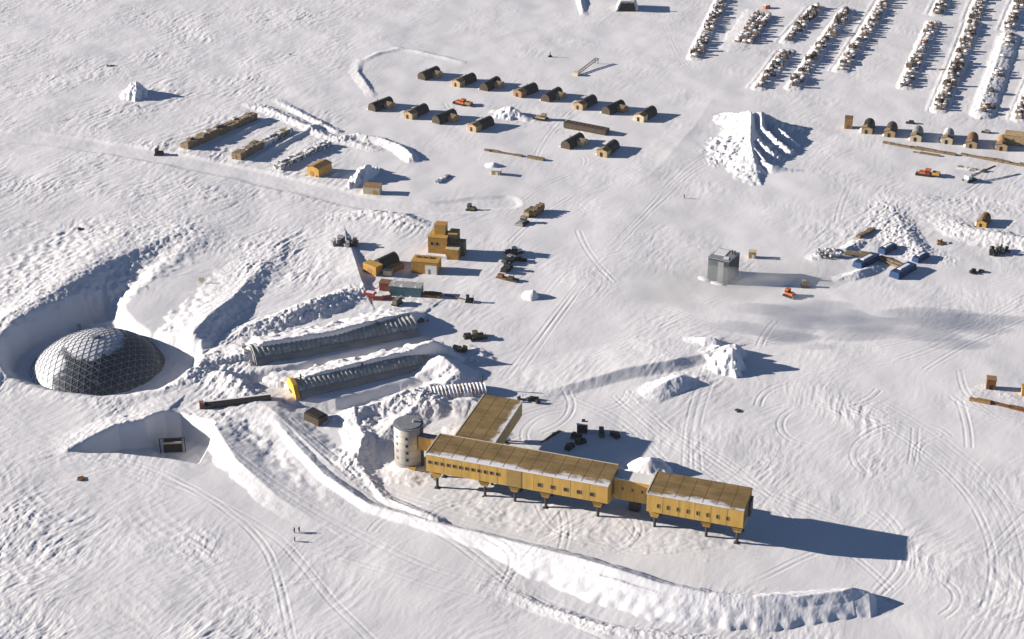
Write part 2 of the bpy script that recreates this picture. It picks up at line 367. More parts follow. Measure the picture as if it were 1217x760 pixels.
# berm behind the timber lines
ridge([(295, 125, 0.3), (315, 128, 1.2), (350, 143, 1.4), (385, 160, 1.3), (420, 168, 1.1), (445, 178, 0.4)], 6, 4, rough=0.8, scale=2.5)
ridge([(330, 120, 0.3), (360, 135, 1.3), (400, 155, 1.0)], 4, 3, rough=0.7, scale=2.5)
ridge([(405, 165, 0.5), (425, 158, 2.6), (450, 163, 2.2), (475, 172, 2.4), (490, 184, 2.6), (498, 188, 0.4)], 5, 5, rough=0.7, scale=2.5)
for (a, b), (c, d), h in (((222, 176), (303, 139), 0.8), ((284, 191), (345, 155), 0.7), ((332, 203), (388, 172), 0.7)):
    ridge([(a, b, h*0.6), ((a+c)/2, (b+d)/2, h), (c, d, h*0.6)], 6, 5, rough=0.2)
ridge([(300, 190, 0.4), (330, 172, 1.4), (375, 150, 1.2), (385, 146, 0.3)], 4, 3, rough=0.3)
ridge([(255, 172, 0.3), (295, 152, 1.2), (325, 139, 0.4)], 3, 3, rough=0.3)
# bright little ploughed edges round the hut camp
ridge([(428, 72, 0.2), (425, 85, 0.8), (436, 100, 1.0), (444, 112, 0.3)], 2.5, 5, rough=0.3)
ridge([(470, 57, 0.3), (495, 60, 0.7), (530, 68, 0.6), (550, 74, 0.3)], 3, 3.5, rough=0.2)
ridge([(430, 74, 0.2), (450, 63, 0.7), (475, 58, 0.4)], 3, 3, rough=0.2)
ridge([(686, -14, 2.0), (690, 0, 2.2), (693, 17, 0.4)], 3.5, 2.2, rough=0.2)
# --- cargo lines: raised snow platforms
ROWS = {1: [(826, 68), (842, 34), (860, -4), (868, -22)], 3: [(903, 103), (920, 82), (936, 60)], 13: [(936, 48), (955, 27), (972, 8)],
        4: [(943, 103), (975, 56), (1008, 11)], 5: [(1000, 82), (1028, 40), (1052, 0), (1062, -16)], 6: [(1076, 102), (1092, 66), (1110, 26)],
        16: [(1114, 16), (1124, -4), (1132, -18)], 7: [(1116, 130), (1136, 82), (1158, 26)], 17: [(1157, 22), (1166, 0), (1174, -18)],
        8: [(1168, 134), (1184, 92), (1201, 40)], 18: [(1199, 34), (1210, 8), (1222, -18)], 9: [(1212, 140), (1228, 100), (1245, 60)]}
for k, r in ROWS.items():
    big = k == 8
    ridge([(a, b, (1.6 if big else 0.9)) for a, b in r], 6.5 if big else 5.0, 6.0 if big else 4.6, rough=0.5, pw=0.45, wob=0.1)
    w0 = [(a-6.0, b+1.0, 0.5) for a, b in r]
    ridge(w0, 2.2, 2.0, rough=0.6, wob=0.3)
    w1 = [(a-14.0, b+1.0, 0.25) for a, b in r]
    if k not in (1, 4, 6): ridge(w1, 1.8, 1.8, rough=0.4, wob=0.3)
ridge([(868, 56, 0.5), (882, 36, 0.8), (897, 14, 0.5)], 7, 10, rough=0.2, pw=0.5)
# blue tarp yard: low walls of snow
ridge([(968, 306, 0.6), (985, 298, 1.8), (1005, 296, 1.6), (1020, 288, 1.0)], 4, 4, rough=0.6)
ridge([(1058, 248, 0.3), (1072, 266, 0.9), (1082, 284, 1.5), (1095, 296, 1.3), (1112, 302, 0.3)][::-1], 14, 7, rough=0.8)
ridge([(998, 330, 0.8), (1020, 322, 2.0), (1042, 316, 1.2)], 4, 4, rough=0.4)
ridge([(1130, 262, 0.5), (1150, 272, 1.8), (1190, 278, 2.6), (1230, 285, 2.6)], 9, 12, rough=0.6)
ridge([(1060, 238, 0.3), (1100, 236, 0.8), (1150, 244, 0.9), (1217, 242, 0.8)], 8, 12, rough=0.3)
ridge([(1150, 470, 0.1), (1175, 462, 0.35), (1200, 470, 0.3)], 4, 4, rough=0.4)

# --- vehicle tracks
TR = [
 [(330, 505), (400, 560), (470, 605), (560, 650), (620, 700), (700, 735), (800, 770)],
 [(345, 500), (410, 556), (480, 598), (570, 640), (632, 668)],
 [(360, 520), (440, 585), (540, 645), (600, 690), (680, 740), (760, 775)],
 [(250, 520), (300, 560), (380, 610), (500, 670), (600, 700), (690, 740)],
 [(545, 650), (600, 662), (640, 668)], [(560, 665), (600, 680), (650, 672)], [(580, 690), (610, 680), (640, 660)], [(575, 640), (610, 665), (600, 695)],
 [(428, 500), (410, 540), (440, 580), (520, 612), (620, 640), (720, 660)],
 [(440, 520), (428, 545), (450, 575), (530, 605), (640, 630), (760, 650), (900, 660)],
 [(1030, 480), (1110, 530), (1180, 600), (1205, 680), (1190, 745), (1160, 790)],
 [(1045, 475), (1125, 525), (1195, 595), (1222, 680), (1205, 755)],
 [(1000, 480), (1080, 525), (1150, 590), (1180, 665), (1165, 735), (1130, 780)],
 [(1040, 700), (1062, 670), (1055, 630), (1030, 610)], [(1045, 704), (1072, 672), (1068, 632), (1045, 606)], [(1050, 710), (1082, 676), (1080, 630)],
 [(730, 470), (800, 530), (900, 600), (1000, 650), (1060, 700)], [(745, 465), (815, 525), (915, 590), (1010, 630)],
 [(830, 560), (828, 510), (838, 470), (850, 440)], [(815, 560), (818, 510), (828, 470), (842, 430)],
 [(560, 480), (620, 478), (700, 470), (780, 500), (880, 560), (960, 640)],
 [(600, 450), (640, 400), (680, 350), (760, 260), (830, 190), (960, 120)], [(620, 440), (700, 330), (790, 235), (850, 190), (1000, 130)],
 [(520, 245), (600, 235), (680, 205), (760, 160), (860, 110), (900, 95)], [(500, 250), (600, 245), (700, 225), (800, 190), (900, 225), (1000, 235), (1217, 215)],
 [(805, 55), (830, 85), (870, 100), (940, 112), (1000, 120), (1100, 130), (1217, 150)], [(790, 30), (815, 80), (860, 104), (940, 116)],
 [(690, 250), (780, 230), (900, 240), (1000, 250), (1100, 222), (1217, 222)],
 [(700, 430), (800, 380), (900, 340), (1000, 345), (1100, 350), (1217, 330)],
 [(640, 330), (740, 350), (860, 390), (980, 420), (1100, 400), (1217, 370)],
 [(900, 450), (1000, 440), (1100, 420), (1217, 360)], [(1060, 430), (1120, 405), (1217, 350)], [(1100, 440), (1150, 410), (1230, 375)],
 [(560, 260), (640, 285), (720, 290), (800, 270)], [(600, 255), (640, 225), (690, 200), (690, 185), (650, 190)],
 [(640, 370), (700, 360), (720, 330), (680, 320), (650, 350)], [(430, 160), (520, 180), (600, 190), (680, 190), (760, 200)],
 [(440, 108), (520, 112), (600, 118), (680, 135), (780, 150)], [(470, 75), (440, 100), (450, 118), (520, 122)],
 [(0, 168), (100, 176), (200, 193), (300, 212), (420, 240), (520, 252)], [(0, 160), (120, 172), (230, 192), (330, 212), (450, 243)],
 [(200, 75), (250, 100), (290, 118), (320, 125), (400, 165)], [(215, 70), (270, 98), (310, 112)],
 [(100, 545), (160, 560), (240, 590), (330, 640), (400, 720), (460, 780)], [(110, 540), (175, 555), (260, 600), (320, 660), (350, 780)],
 [(340, 650), (380, 655), (460, 680), (520, 700), (600, 720)],
 [(1120, 480), (1160, 490), (1217, 500)], [(1130, 470), (1150, 485), (1180, 492), (1217, 490)], [(1140, 440), (1150, 470), (1190, 500)],
 [(640, 600), (660, 630), (720, 650)], [(720, 640), (760, 660), (850, 650)], [(650, 640), (720, 610), (760, 640)], [(900, 690), (960, 660), (1000, 650), (1040, 660)],
 [(600, 500), (640, 485), (690, 480), (760, 520)], [(680, 470), (740, 500), (800, 560)],
]
for k, t in enumerate(TR): track(t, depth=(0.035 if 9 <= k <= 14 else 0.05)+0.04*((k*37) % 5)/5, gauge=1.0+0.25*((k*53) % 4)/4)
rt = random.Random(4)
for k in range(46):       # short turning tracks
    zone = rt.choice([(640, 870, 610, 690), (600, 850, 470, 560), (900, 1060, 480, 620), (560, 850, 210, 340), (860, 1210, 400, 500), (440, 800, 90, 200), (250, 560, 560, 740), (1060, 1210, 500, 740), (960, 1217, 200, 250)])
    x = rt.uniform(zone[0], zone[1]); y = rt.uniform(zone[2], zone[3]); a = rt.uniform(0, 6.28); pts = []
    turn = rt.uniform(-0.5, 0.5)
    for i in range(rt.randint(4, 7)):
        pts.append((x, y)); x += 22*math.cos(a); y += 11*math.sin(a); a += turn
    track(pts, depth=rt.uniform(0.05, 0.10))
Z[np.abs(X) > 1500] = 0; Z[(Y > 2500) | (Y < 200)] = 0

# --- height lookup
def HZ(x, y):
    r = np.searchsorted(yrow, y)-1; r = max(0, min(NR-2, r))
    fy = (y-yrow[r])/(yrow[r+1]-yrow[r])
    u = x/min(max(y, 362.0), 1400.0)
    c = np.searchsorted(ucol, u)-1; c = max(0, min(NC-2, c))
    fx = (u-ucol[c])/(ucol[c+1]-ucol[c])
    return float((Z[r, c]*(1-fx)+Z[r, c+1]*fx)*(1-fy)+(Z[r+1, c]*(1-fx)+Z[r+1, c+1]*fx)*fy)
def G(px, py):
    z = 0.0
    for _ in range(6):
        x, y = W(px, py, z); z = 0.5*z+0.5*HZ(x, y)
    return x, y, HZ(x, y)

# --- build the snow meshes
def snow_obj(name, ident, m, kind=None, label=None, cat=None):
    P = np.stack([X, Y, Z], -1).reshape(-1, 3)
    idx = np.arange(NR*NC).reshape(NR, NC)
    q = np.stack([idx[:-1, :-1], idx[:-1, 1:], idx[1:, 1:], idx[1:, :-1]], -1).reshape(-1, 4)
    fid = np.maximum.reduce([ID.reshape(-1)[q[:, k]] for k in range(4)])
    q = q[fid == ident]
    if len(q) == 0: return None
    used, inv = np.unique(q, return_inverse=True); inv = inv.reshape(-1)
    me = bpy.data.meshes.new(name)
    me.vertices.add(len(used)); me.vertices.foreach_set('co', P[used].astype(np.float32).ravel())
    me.loops.add(len(inv)); me.loops.foreach_set('vertex_index', inv.astype(np.int32))
    me.polygons.add(len(q)); me.polygons.foreach_set('loop_start', np.arange(0, len(inv), 4, dtype=np.int32))
    me.polygons.foreach_set('use_smooth', np.ones(len(q), bool))
    me.update(calc_edges=True); me.validate()
    me.materials.append(m)
    o = bpy.data.objects.new(name, me); C.objects.link(o)
    if kind: o['kind'] = kind
    if label: o['label'] = label; o['category'] = cat
    return o
snow_obj('snow_ground', 0, M['snow'], 'structure')
snow_obj('snow_road', ID_ROAD, M['snow'], 'structure')
snow_obj('snow_bank', ID_BERM, M['fresh'], None, 'long curved bank of ploughed snow sweeping along in front of the yellow station', 'snow bank')
snow_obj('snow_pile', ID_PILE, M['fresh'], None, 'largest steep snow pile with ridged shaded flank, between cargo lines and huts', 'snow pile')
snow_obj('snow_pile', ID_HEAP, M['fresh'], None, 'pointed snow pile casting a dark shadow, between grey block and station', 'snow pile')
snow_obj('snow_pile', ID_BLOCK, M['fresh'], None, 'lone blocky snow pile on open rough snow, beyond the timber stacks', 'snow pile')
snow_obj('snow_pile', ID_SMALL, M['fresh'], None, 'snow pile with dark shadow just behind the yellow cab by the snow road', 'snow pile')
snow_obj('snow_pile', ID_LOW, M['fresh'], None, 'low wedge of snow with shaded side, between station and pointed snow pile', 'snow pile')
snow_obj('snow_pile', ID_TENTHEAP, M['fresh'], None, 'messy snow pile in the hut camp beside the orange tractor', 'snow pile')
snow_obj('snow_pile', ID_LUMP, M['fresh'], None, 'small lone lump of snow standing beside the parked sledges', 'snow pile')
snow_obj('snow_drift', ID_CUT, M['fresh'], None, 'rounded snow drift piled behind the link between two station blocks', 'snow drift')
# ================================================================== objects: helpers
class MB:
    def __init__(s): s.v = []; s.f = []; s.m = []
    def add(s, vs, fs, mi=0):
        o = len(s.v); s.v += [tuple(v) for v in vs]; s.f += [tuple(i+o for i in f) for f in fs]; s.m += [mi]*len(fs); return s
    def box(s, c, d, rz=0.0, mi=0, top=None, tilt=0.0):
        """box with centre of its base at c, size d; top=(kx,ky) tapers the top"""
        kx, ky = top or (1, 1); vs = []
        for z, a, b in ((0, 1, 1), (d[2], kx, ky)):
            for sx, sy in ((-1, -1), (1, -1), (1, 1), (-1, 1)):
                vs.append(Vector((sx*d[0]/2*a, sy*d[1]/2*b, z)))
        R = Matrix.Rotation(rz, 3, 'Z') @ Matrix.Rotation(tilt, 3, 'Y')
        return s.add([R @ v+Vector(c) for v in vs], [(3, 2, 1, 0), (4, 5, 6, 7), (0, 1, 5, 4), (1, 2, 6, 5), (2, 3, 7, 6), (3, 0, 4, 7)], mi)
    def tube(s, p0, p1, r, n=8, mi=0, r1=None):
        p0 = Vector(p0); p1 = Vector(p1); q = (p1-p0).to_track_quat('Z', 'Y'); r1 = r if r1 is None else r1
        vs = [p0+q @ Vector((r*math.cos(2*PI*k/n), r*math.sin(2*PI*k/n), 0)) for k in range(n)]+[p1+q @ Vector((r1*math.cos(2*PI*k/n), r1*math.sin(2*PI*k/n), 0)) for k in range(n)]
        return s.add(vs, [tuple(range(n))[::-1], tuple(range(n, 2*n))]+[(k, (k+1) % n, n+(k+1) % n, n+k) for k in range(n)], mi)
    def beam(s, p0, p1, w, h, mi=0):
        p0 = Vector(p0); p1 = Vector(p1); q = (p1-p0).to_track_quat('X', 'Z'); L = (p1-p0).length
        vs = [p0+q @ Vector((x, y*w/2, z*h/2)) for x in (0, L) for y, z in ((-1, -1), (1, -1), (1, 1), (-1, 1))]
        return s.add(vs, [(0, 1, 2, 3)[::-1], (4, 5, 6, 7), (0, 1, 5, 4), (1, 2, 6, 5), (2, 3, 7, 6), (3, 0, 4, 7)], mi)
    def prism(s, poly, a0, a1, axis='x', mi=0):
        """poly of (other, z) swept along x or y"""
        f = (lambda a, p: (a, p[0], p[1])) if axis == 'x' else (lambda a, p: (p[0], a, p[1])) if axis == 'y' else (lambda a, p: (p[0], p[1], a))
        n = len(poly); vs = [f(a0, p) for p in poly]+[f(a1, p) for p in poly]
        return s.add(vs, [tuple(range(n))[::-1], tuple(range(n, 2*n))]+[(k, (k+1) % n, n+(k+1) % n, n+k) for k in range(n)], mi)
    def barrel(s, x0, x1, w, h, y=0.0, z=0.0, n=10, mi=0, ribs=0, amp=0.08, pw=1.0, y0=0.0, y1=0.0):
        """closed vault along x with optional hoops"""
        k = max(1, ribs*4) if ribs else 1; prof = [(math.cos(PI*j/n), math.sin(PI*j/n)) for j in range(n+1)]; vs = []
        for i in range(k+1):
            g = 1+(amp*math.cos(2*PI*ribs*i/k) if ribs else 0); x = x0+(x1-x0)*i/k
            for c, t in prof: vs.append((x, y+c*w/2*g, z+h*g*(t**pw if t > 1e-6 else 0)))
        m = n+1; fs = []
        for i in range(k):
            for j in range(n): fs.append((i*m+j, i*m+j+1, (i+1)*m+j+1, (i+1)*m+j))
            fs.append((i*m+n, i*m, (i+1)*m, (i+1)*m+n))
        fs += [tuple(range(m)), tuple(range(k*m, k*m+m))[::-1]]
        return s.add(vs, fs, mi)
    def lump(s, c, d, seed=0, mi=0, n=8, rows=4, jag=0.2):
        """irregular rounded heap"""
        r = random.Random(seed); vs = []
        for j in range(rows+1):
            t = j/rows; z = t; k = math.sqrt(max(0, 1-t*t))*0.97+0.03
            for i in range(n):
                a = 2*PI*i/n; q = k*(1+r.uniform(-jag, jag))
                vs.append((c[0]+d[0]/2*q*math.cos(a), c[1]+d[1]/2*q*math.sin(a), c[2]+d[2]*(z+(r.uniform(-jag, jag)*0.3 if 0 < j else 0))))
        fs = [tuple(range(n))[::-1], tuple(range(rows*n, rows*n+n))]
        for j in range(rows):
            for i in range(n): fs.append((j*n+i, j*n+(i+1) % n, (j+1)*n+(i+1) % n, (j+1)*n+i))
        return s.add(vs, fs, mi)
    def build(s, name, m, parent=None, smooth=False, bevel=0.0):
        me = bpy.data.meshes.new(name); me.from_pydata(s.v, [], s.f)
        for k in (m if isinstance(m, (list, tuple)) else [m]): me.materials.append(M[k])
        me.polygons.foreach_set('material_index', s.m)
        bm = bmesh.new(); bm.from_mesh(me); bmesh.ops.recalc_face_normals(bm, faces=bm.faces)
        if bevel: bmesh.ops.bevel(bm, geom=bm.edges[:], offset=bevel, segments=1, affect='EDGES')
        bm.to_mesh(me); bm.free()
        if smooth:
            for p_ in me.polygons: p_.use_smooth = True
        o = bpy.data.objects.new(name, me); C.objects.link(o)
        if parent: o.parent = parent
        return o
def tag(o, label, cat, group=None, kind=None):
    o['label'] = label; o['category'] = cat
    if group: o['group'] = group
    if kind: o['kind'] = kind
    return o
def thing(name, label, cat, loc, rz=0.0, group=None):
    o = bpy.data.objects.new(name, None); C.objects.link(o); o.location = loc; o.rotation_euler = (0, 0, rz)
    o.empty_display_size = 0.5
    return tag(o, label, cat, group)
def place(o, loc, rz=0.0): o.location = loc; o.rotation_euler = (0, 0, rz); return o
def dup(root, loc, rz, label=None, group=None, scale=None):
    r = root.copy(); C.objects.link(r); r.location = loc; r.rotation_euler = (0, 0, rz)
    if label: r['label'] = label
    if group: r['group'] = group
    if scale: r.scale = scale
    for ch in list(root.children):
        c = ch.copy(); C.objects.link(c); c.parent = r
        for g in list(ch.children):
            d = g.copy(); C.objects.link(d); d.parent = c
    return r
def wang(x0, y0, x1, y1, z=0.0):
    a = W(x0, y0, z); b = W(x1, y1, z); return math.atan2(b[1]-a[1], b[0]-a[0])
def at(px, py, dz=0.0):
    x, y, z = G(px, py); return (x, y, z+dz)

M['yellow_wall'] = mat('ochre_wall', (0.57, 0.350, 0.085), 0.6, var=0.3, scale=0.5, stretch=(1, 1, 0.15), bump=0.1)
def roof_mat(name, axis, lo, hi, extra):
    m = mat(name, (0.245, 0.165, 0.065), 0.75, var=0.5, scale=0.2, stretch=(0.6, 1, 1)); n = m.node_tree.nodes; l = m.node_tree.links
    b = n['Principled BSDF']; src = b.inputs['Base Color'].links[0].from_socket
    tc = n.new('ShaderNodeTexCoord'); sp = n.new('ShaderNodeSeparateXYZ'); l.new(tc.outputs['Object'], sp.inputs[0])
    mr = n.new('ShaderNodeMapRange'); mr.inputs['From Min'].default_value = lo; mr.inputs['From Max'].default_value = hi; mr.inputs['To Min'].default_value = 0.30; mr.inputs['To Max'].default_value = 0.0
    l.new(sp.outputs[axis], mr.inputs['Value'])
    no = n.new('ShaderNodeTexNoise'); no.inputs['Scale'].default_value = 0.17; no.inputs['Detail'].default_value = 9; no.inputs['Roughness'].default_value = 0.68
    mp = n.new('ShaderNodeMapping'); mp.inputs['Scale'].default_value = extra; l.new(tc.outputs['Object'], mp.inputs[0]); l.new(mp.outputs[0], no.inputs['Vector'])
    ad = n.new('ShaderNodeMath'); l.new(no.outputs['Fac'], ad.inputs[0]); l.new(mr.outputs[0], ad.inputs[1])
    rp = n.new('ShaderNodeValToRGB'); rp.color_ramp.elements[0].position = 0.66; rp.color_ramp.elements[1].position = 0.80; l.new(ad.outputs[0], rp.inputs[0])
    mx = n.new('ShaderNodeMix'); mx.data_type = 'RGBA'; l.new(rp.outputs[0], mx.inputs[0]); l.new(src, mx.inputs[6]); mx.inputs[7].default_value = (0.74, 0.73, 0.74, 1); l.new(mx.outputs[2], b.inputs['Base Color'])
    return m
M['roof_tan'] = roof_mat('tan_roof_front_snow', 1, 0.3, 4.5, (0.45, 1, 1))
M['roof_side'] = roof_mat('tan_roof_side_snow', 0, 18.6, 14.0, (1, 0.5, 1))
M['belly'] = mat('belly_ochre', (0.36, 0.23, 0.07), 0.7)
M['glass'] = mat('dark_window', (0.02, 0.022, 0.03), 0.15, var=0.1, spec=0.6)
M['dark'] = mat('dark_steel', (0.045, 0.042, 0.04), 0.6, var=0.3)
M['trim'] = mat('pale_trim', (0.62, 0.56, 0.42), 0.6)
M['steel'] = mat('bright_cladding', (0.50, 0.465, 0.40), 0.5, 0.15, var=0.25, scale=0.5, stretch=(1, 1, 0.2))
M['can_roof'] = mat('grey_roof', (0.23, 0.24, 0.26), 0.6, var=0.3)
M['dome_panel'] = mat('weathered_aluminium', (0.05, 0.062, 0.082), 0.42, 0.2, var=0.35, scale=0.15)
def dome_snow(m):
    n = m.node_tree.nodes; l = m.node_tree.links; b = n['Principled BSDF']; src = b.inputs['Base Color'].links[0].from_socket
    tc = n.new('ShaderNodeTexCoord'); sp = n.new('ShaderNodeSeparateXYZ'); l.new(tc.outputs['Object'], sp.inputs[0])
    def rng(sock, a0, a1, b0, b1):
        r = n.new('ShaderNodeMapRange'); r.inputs['From Min'].default_value = a0; r.inputs['From Max'].default_value = a1; r.inputs['To Min'].default_value = b0; r.inputs['To Max'].default_value = b1
        l.new(sock, r.inputs['Value']); return r.outputs[0]
    top = rng(sp.outputs[2], 10.4, 13.4, -0.20, 0.34); left = rng(sp.outputs[0], -6.0, -19.0, -0.14, 0.34)
    mx = n.new('ShaderNodeMath'); mx.operation = 'MAXIMUM'; l.new(top, mx.inputs[0]); l.new(left, mx.inputs[1])
    no = n.new('ShaderNodeTexNoise'); no.inputs['Scale'].default_value = 0.13; no.inputs['Detail'].default_value = 9; no.inputs['Roughness'].default_value = 0.7; l.new(tc.outputs['Object'], no.inputs['Vector'])
    ad = n.new('ShaderNodeMath'); l.new(mx.outputs[0], ad.inputs[0]); l.new(no.outputs['Fac'], ad.inputs[1])
    rp = n.new('ShaderNodeValToRGB'); rp.color_ramp.elements[0].position = 0.5; rp.color_ramp.elements[1].position = 0.62; l.new(ad.outputs[0], rp.inputs[0])
    mi = n.new('ShaderNodeMix'); mi.data_type = 'RGBA'; l.new(rp.outputs[0], mi.inputs[0]); l.new(src, mi.inputs[6]); mi.inputs[7].default_value = (0.75, 0.75, 0.77, 1); l.new(mi.outputs[2], b.inputs['Base Color'])
    iv = n.new('ShaderNodeMath'); iv.operation = 'MULTIPLY_ADD'; iv.inputs[1].default_value = -0.2; iv.inputs[2].default_value = 0.2; l.new(rp.outputs[0], iv.inputs[0]); l.new(iv.outputs[0], b.inputs['Metallic'])
dome_snow(M['dome_panel'])
M['strut'] = mat('pale_strut', (0.27, 0.29, 0.31), 0.5, 0.2)
M['corr'] = mat('corrugated_steel', (0.38, 0.385, 0.36), 0.6, 0.2, var=0.35, scale=0.3, snow=0.57, snow_scale=0.35)
M['shaded_side_sheet'] = mat('shade_darkened_steel', (0.17, 0.19, 0.21), 0.6, 0.2, var=0.4, scale=0.4, stretch=(0.3, 1, 1))  # dark tone puts the shade below the ribs into the colour
M['corr_rust'] = mat('rusty_corrugated', (0.50, 0.44, 0.40), 0.7, var=0.5, scale=0.7, var2=(0.28, 0.17, 0.12), snow=0.45, snow_scale=0.5)
M['orange_yellow'] = mat('orange_panel', (0.72, 0.40, 0.06), 0.6, var=0.15)
M['tarp'] = mat('dark_tarp', (0.036, 0.032, 0.028), 0.7, var=0.4, scale=0.8)
M['tarp_green'] = mat('olive_tarp', (0.085, 0.062, 0.04), 0.75, var=0.4, scale=0.8)
M['ply'] = mat('tan_plywood', (0.46, 0.32, 0.17), 0.75, var=0.35, scale=0.9)
M['ply_dark'] = mat('brown_plywood', (0.33, 0.19, 0.075), 0.75, var=0.35, scale=0.9)
M['wood'] = mat('stacked_timber', (0.25, 0.18, 0.105), 0.8, var=0.5, scale=1.2, snow=0.63, snow_scale=0.5)
M['wood_snowy'] = mat('snowy_timber', (0.27, 0.21, 0.14), 0.8, var=0.5, scale=1.0, snow=0.5, snow_scale=0.3)
M['pipe_grey'] = mat('grey_pipe', (0.16, 0.165, 0.16), 0.6, var=0.5, scale=1.0, snow=0.5, snow_scale=0.5)
M['ochre'] = mat('ochre_panel', (0.52, 0.30, 0.065), 0.65, var=0.25, scale=0.6)
M['amber'] = mat('amber_panel', (0.48, 0.25, 0.05), 0.65, var=0.3, scale=0.6)
M['red'] = mat('red_paint', (0.30, 0.055, 0.035), 0.5, var=0.3)
M['orange'] = mat('orange_paint', (0.62, 0.14, 0.03), 0.5, var=0.3)
M['teal'] = mat('blue_green_sheet', (0.075, 0.15, 0.18), 0.55, var=0.25)
M['greyroof'] = mat('snow_dusted_roof', (0.36, 0.36, 0.35), 0.7, var=0.35, snow=0.55, snow_scale=0.4)
M['white'] = mat('white_paint', (0.78, 0.77, 0.74), 0.6, var=0.12)
M['snowcap'] = M['fresh']
M['blue'] = mat('blue_tarp', (0.018, 0.055, 0.15), 0.6, var=0.3, scale=0.7)
M['slate'] = mat('blue_grey_sheet', (0.036, 0.050, 0.054), 0.6, var=0.4, scale=0.35, stretch=(1, 1, 0.3))
M['green'] = mat('khaki_paint', (0.13, 0.115, 0.06), 0.65, var=0.4)
M['black'] = mat('black_gear', (0.018, 0.018, 0.02), 0.7, var=0.3)
M['rust'] = mat('rusty_brown', (0.22, 0.10, 0.045), 0.8, var=0.45, scale=0.9)
M['crate_brown'] = mat('weathered_crate', (0.19, 0.125, 0.085), 0.8, var=0.5, scale=0.9)
M['crate_tan'] = mat('pale_crate', (0.33, 0.26, 0.18), 0.8, var=0.5, scale=0.9)
M['grey'] = mat('grey_paint', (0.25, 0.25, 0.25), 0.6, var=0.3)
M['cream'] = mat('cream_paint', (0.62, 0.52, 0.33), 0.65, var=0.25)
M['parka'] = mat('dark_parka', (0.03, 0.025, 0.03), 0.8, var=0.3)
M['parka_red'] = mat('maroon_parka', (0.12, 0.02, 0.02), 0.8, var=0.3)

# ================================================================== the station
OX, OY = W(506, 539, 15.0); SA_ = math.radians(-18.5)
st = thing('station_building', 'long ochre yellow station raised on dark legs, with flat tan roofs and silver stair tower', 'station', (OX, OY, 0), SA_)
def wall_part(name, poly, a0, a1, axis, seams=0):
    m = MB().prism(poly, a0, a1, axis)
    for k in range(1, seams): m.box((a0+(a1-a0)*k/seams, -0.02, 8.15), (0.05, 0.03, ZT-8.25), mi=1)
    return m.build(name, ['yellow_wall', 'belly'], st)
ZT = 14.6
sec = [(0.0, 8.1), (0.0, ZT), (13.5, ZT), (13.5, 8.1), (11.0, 6.7), (2.5, 6.7)]
def roof(parent, x0, x1, y0, y1, z=ZT+0.004, m='roof_tan'):
    o = MB().box(((x0+x1)/2, (y0+y1)/2, z), (x1-x0+0.3, y1-y0+0.3, 0.38))
    nx_, ny_ = max(1, round((x1-x0)/4.5)), max(1, round((y1-y0)/4.5))
    for k in range(1, nx_): o.box((x0+(x1-x0)*k/nx_, (y0+y1)/2, z+0.384), (0.1, y1-y0, 0.05), mi=1)
    for k in range(1, ny_): o.box(((x0+x1)/2, y0+(y1-y0)*k/ny_, z+0.386), (x1-x0, 0.1, 0.05), mi=1)
    o = o.build('roof', [m, 'belly'], parent)
    return o
def window(parent, x, z, w, h, y=0.0):
    f = MB()
    f.box((x, y-0.05, z-h/2-0.12), (w+0.24, 0.1, 0.12)); f.box((x, y-0.05, z+h/2), (w+0.24, 0.1, 0.12))
    f.box((x-w/2-0.06, y-0.05, z-h/2), (0.12, 0.1, h)); f.box((x+w/2+0.06, y-0.05, z-h/2), (0.12, 0.1, h))
    f.box((x, y-0.02, z-h/2), (w, 0.04, h), mi=1)
    f.build('window', ['belly', 'glass'], parent)
wing = wall_part('main_wing', sec, 0, 62.5, 'x', 10)
roof(wing, 0, 62.5, 0, 13.5)
for k in range(12): window(wing, 1.4+2.16*k, 11.9, 1.05, 1.1)
window(wing, 30.6, 11.0, 0.5, 1.1)
for k in range(5): window(wing, 39.6+4.42*k, 10.7, 1.3, 1.3)
MB().prism([(28.2, 8.15), (28.2, ZT-0.1), (33.2, ZT-0.1), (33.2, 8.15)], -0.12, -0.004, 'y').build('wall_panel', 'belly', wing)
MB().box((62.5+0.06, 6.7, 8.2), (0.1, 4.2, 5.2)).build('shaded_end_panel', 'green', wing)  # dark khaki stands in for shade on the end facing away from the sun
for sx in (1.0, 11.0): pass
back = wall_part('rear_wing', [(4.3, 7.4), (4.3, 13.0), (18.5, 13.0), (18.5, 7.4), (16.0, 6.2), (6.8, 6.2)], 13.52, 46.0, 'y')
roof(back, 4.3, 18.5, 13.85, 46.0, z=13.004, m='roof_side')
MB().beam((0.2, 13.4, ZT+0.42), (62.3, 13.4, ZT+0.42), 0.35, 0.16).build('roof_edge', 'trim', wing)
MB().beam((4.2, 13.9, 13.42), (4.2, 46.0, 13.42), 0.45, 0.16).build('roof_edge', 'trim', back)
MB().beam((-0.1, 0.1, ZT+0.42), (-0.1, 13.4, ZT+0.42), 0.4, 0.16).build('roof_edge', 'trim', wing)
right = wall_part('end_wing', sec, 75.4, 106.6, 'x', 6)
roof(right, 75.4, 106.6, 0, 13.5)
MB().beam((75.3, 0.1, ZT+0.42), (75.3, 13.4, ZT+0.42), 0.4, 0.16).build('roof_edge', 'trim', right)
for k in range(8): window(right, 79.2+3.2*k, 10.8, 0.65, 1.35)
MB().box((106.66, 6.7, 8.2), (0.1, 11, 5.8)).build('shaded_end_panel', 'green', right)  # shade of this end wall put in as a dark khaki sheet
MB().box((107.0, 10.4, 7.4), (0.8, 4.5, 5.2)).build('exhaust_duct', 'dark', right)
link = wall_part('link_block', [(7.6, 5.6), (7.6, 13.2), (13.0, 13.2), (13.0, 5.6)], 62.63, 75.38, 'x')
MB().box((69.0, 10.3, 13.204), (12.6, 5.5, 0.3)).build('roof', 'white', link)
